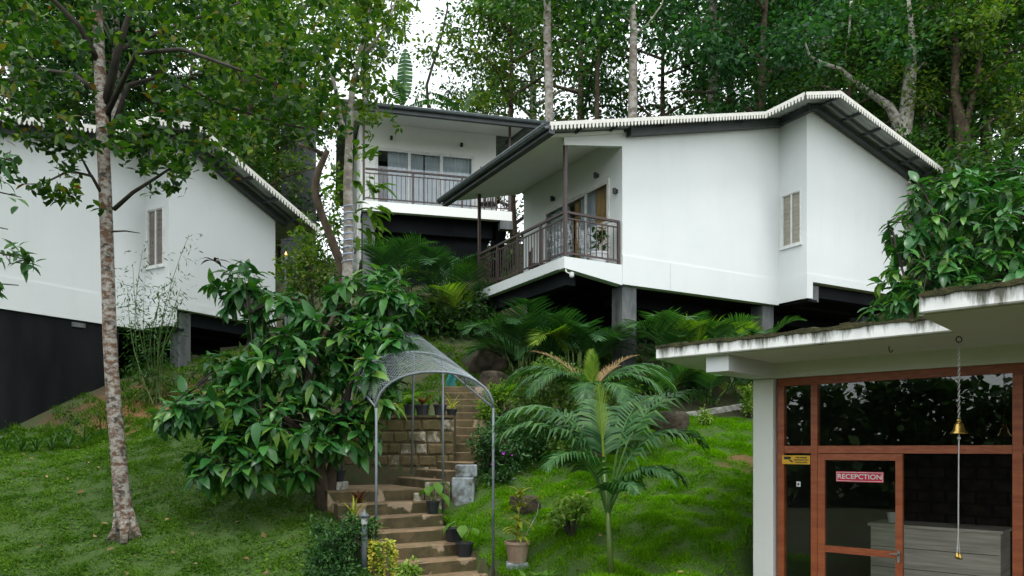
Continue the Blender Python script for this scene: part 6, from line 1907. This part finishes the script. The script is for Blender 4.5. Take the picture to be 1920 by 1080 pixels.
# ------------------------------------------------------------------ lawns
def blades(name, label, xr, yr, n, inside, hmin, hmax, w, mat, seed, lean=.6):
    rs = np.random.default_rng(seed)
    x = rs.uniform(*xr, n); y = yr[0] + (yr[1] - yr[0]) * rs.random(n) ** 1.25
    k = inside(x, y); pt_ = np.sin(x * 2.3 + 1.4 * np.sin(y * 1.7)) * np.sin(y * 2.9 + 1.3 * np.sin(x * 2.1)) + .5 * np.sin(x * 9 + y * 3) * np.sin(y * 11 - x * 4)
    k &= rs.random(n) < .72 + .4 * pt_
    x, y = x[k], y[k]
    bare = np.sin(x * 3.1 + np.sin(y * 2.2) * 1.5) * np.sin(y * 3.7 + np.sin(x * 1.9) * 1.3)
    tuft = .7 + .6 * np.sin(x * 7.1 + 1.7 * np.sin(y * 4)) * np.sin(y * 8.3 + 1.2 * np.sin(x * 5))
    s = np.interp(y, [9, 15], [1.0, 1.25])
    h = rs.uniform(hmin, hmax, len(x)) * tuft
    base = np.stack([x, y, gz(x, y) - .005], -1)
    a = rs.random(len(x)) * 6.283; f = np.stack([np.cos(a), np.sin(a), 0 * a], -1); sd = np.stack([-np.sin(a), np.cos(a), 0 * a], -1)
    ln = lean * rs.random(len(x))[:, None]
    tip = base + f * (h[:, None] * ln * 1.2) + np.array([0, 0, 1.0]) * h[:, None]
    ww = (w * s * rs.uniform(.7, 1.3, len(x)))[:, None]
    V = np.stack([base - sd * ww, base + sd * ww, tip], 1).reshape(-1, 3)
    Fc = np.arange(len(V)).reshape(-1, 3)
    r = np.clip(rs.random(len(x)) * .75 + .12 * bare + .1 + np.where(rs.random(len(x)) < .025, .35, 0), 0, 1)
    me = np_mesh(name, V, Fc, mat, np.repeat(r, 3))
    tag(link_obj(name, me), label, 'grass', kind='stuff')
blades('lawn_grass', 'short mown broad-bladed grass of the left lawn', (-13, -1.8), (8.2, 15.8), 330000, in_left_lawn, .025, .07, .007, M['grass_l'], 501, 2.2)
def soft_right(x, y):
    k = in_right_lawn(x, y)
    s = np.clip(1.4 * np.exp(-(((x - 4.1) / .55) ** 2 + ((y - 12.9) / .5) ** 2)) - .5 + .4 * np.sin(x * 9 + 1) * np.sin(y * 8), 0, .9)
    return k & (np.random.default_rng(3).random(len(x)) > s * 1.2)
blades('lawn_grass', 'lush fine bright green mounded grass of the right lawn', (-1.6, 6.2), (8.2, 15.4), 420000, soft_right, .035, .085, .0055, M['grass_r'], 502, 2.0)

def upper_slope(x, y):
    st_ = (np.abs(x + .95) < .75) & (y < 16.6)
    return ~st_ & (np.sin(x * 1.9 + np.sin(y * 2.3)) * np.sin(y * 1.7 + np.sin(x * 1.3)) > -.45)
blades('slope_grass', 'shaded mossy grass on the earth slope above the steps', (-10.5, 3.2), (14.6, 20.5), 170000, upper_slope, .04, .13, .009, M['grass_l'], 503, 1.6)
# broad weed leaves and fallen leaves in the left lawn
N = 26000
ux = rsu.uniform(-13, -1.8, N); uy = 8.2 + 7.4 * rsu.random(N) ** 1.2
k = in_left_lawn(ux, uy) & (np.sin(ux * 3.3 + np.sin(uy * 2.4) * 2) * np.sin(uy * 3.9 + np.sin(ux * 1.7)) > -.25); ux, uy = ux[k], uy[k]
pos = np.stack([ux, uy, gz(ux, uy) + rsu.uniform(.01, .045, len(ux))], -1)
dr = rsu.normal(size=pos.shape) * np.array([1, 1, .25]); up = np.array([0, -.2, 1.0]) + rsu.normal(size=pos.shape) * .35
tag(link_obj('lawn_weeds', leaf_mesh('lawn_weeds', pos, dr, up, rsu.uniform(.025, .06, len(pos)), tmpl_round(.34, .05), M['grass_l'], rsu.random(len(pos)) * .7)), 'small round-leaved weeds growing through the left lawn', 'weeds', kind='stuff')
N = 150
ux = rsu.uniform(-9, 3.5, N); uy = rsu.uniform(9, 15, N); k = in_left_lawn(ux, uy) | in_right_lawn(ux, uy); ux, uy = ux[k], uy[k]
pos = np.stack([ux, uy, gz(ux, uy) + .06], -1)
dr = rsu.normal(size=pos.shape) * np.array([1, 1, .2]); up = np.array([0, 0, 1.0]) + rsu.normal(size=pos.shape) * .4
tag(link_obj('fallen_leaves', leaf_mesh('fallen_leaves', pos, dr, up, rsu.uniform(.05, .12, len(pos)), tmpl_round(.26, .1), M['lf_palm_dry'])), 'dry fallen leaves scattered over the lawns', 'leaves', kind='stuff')
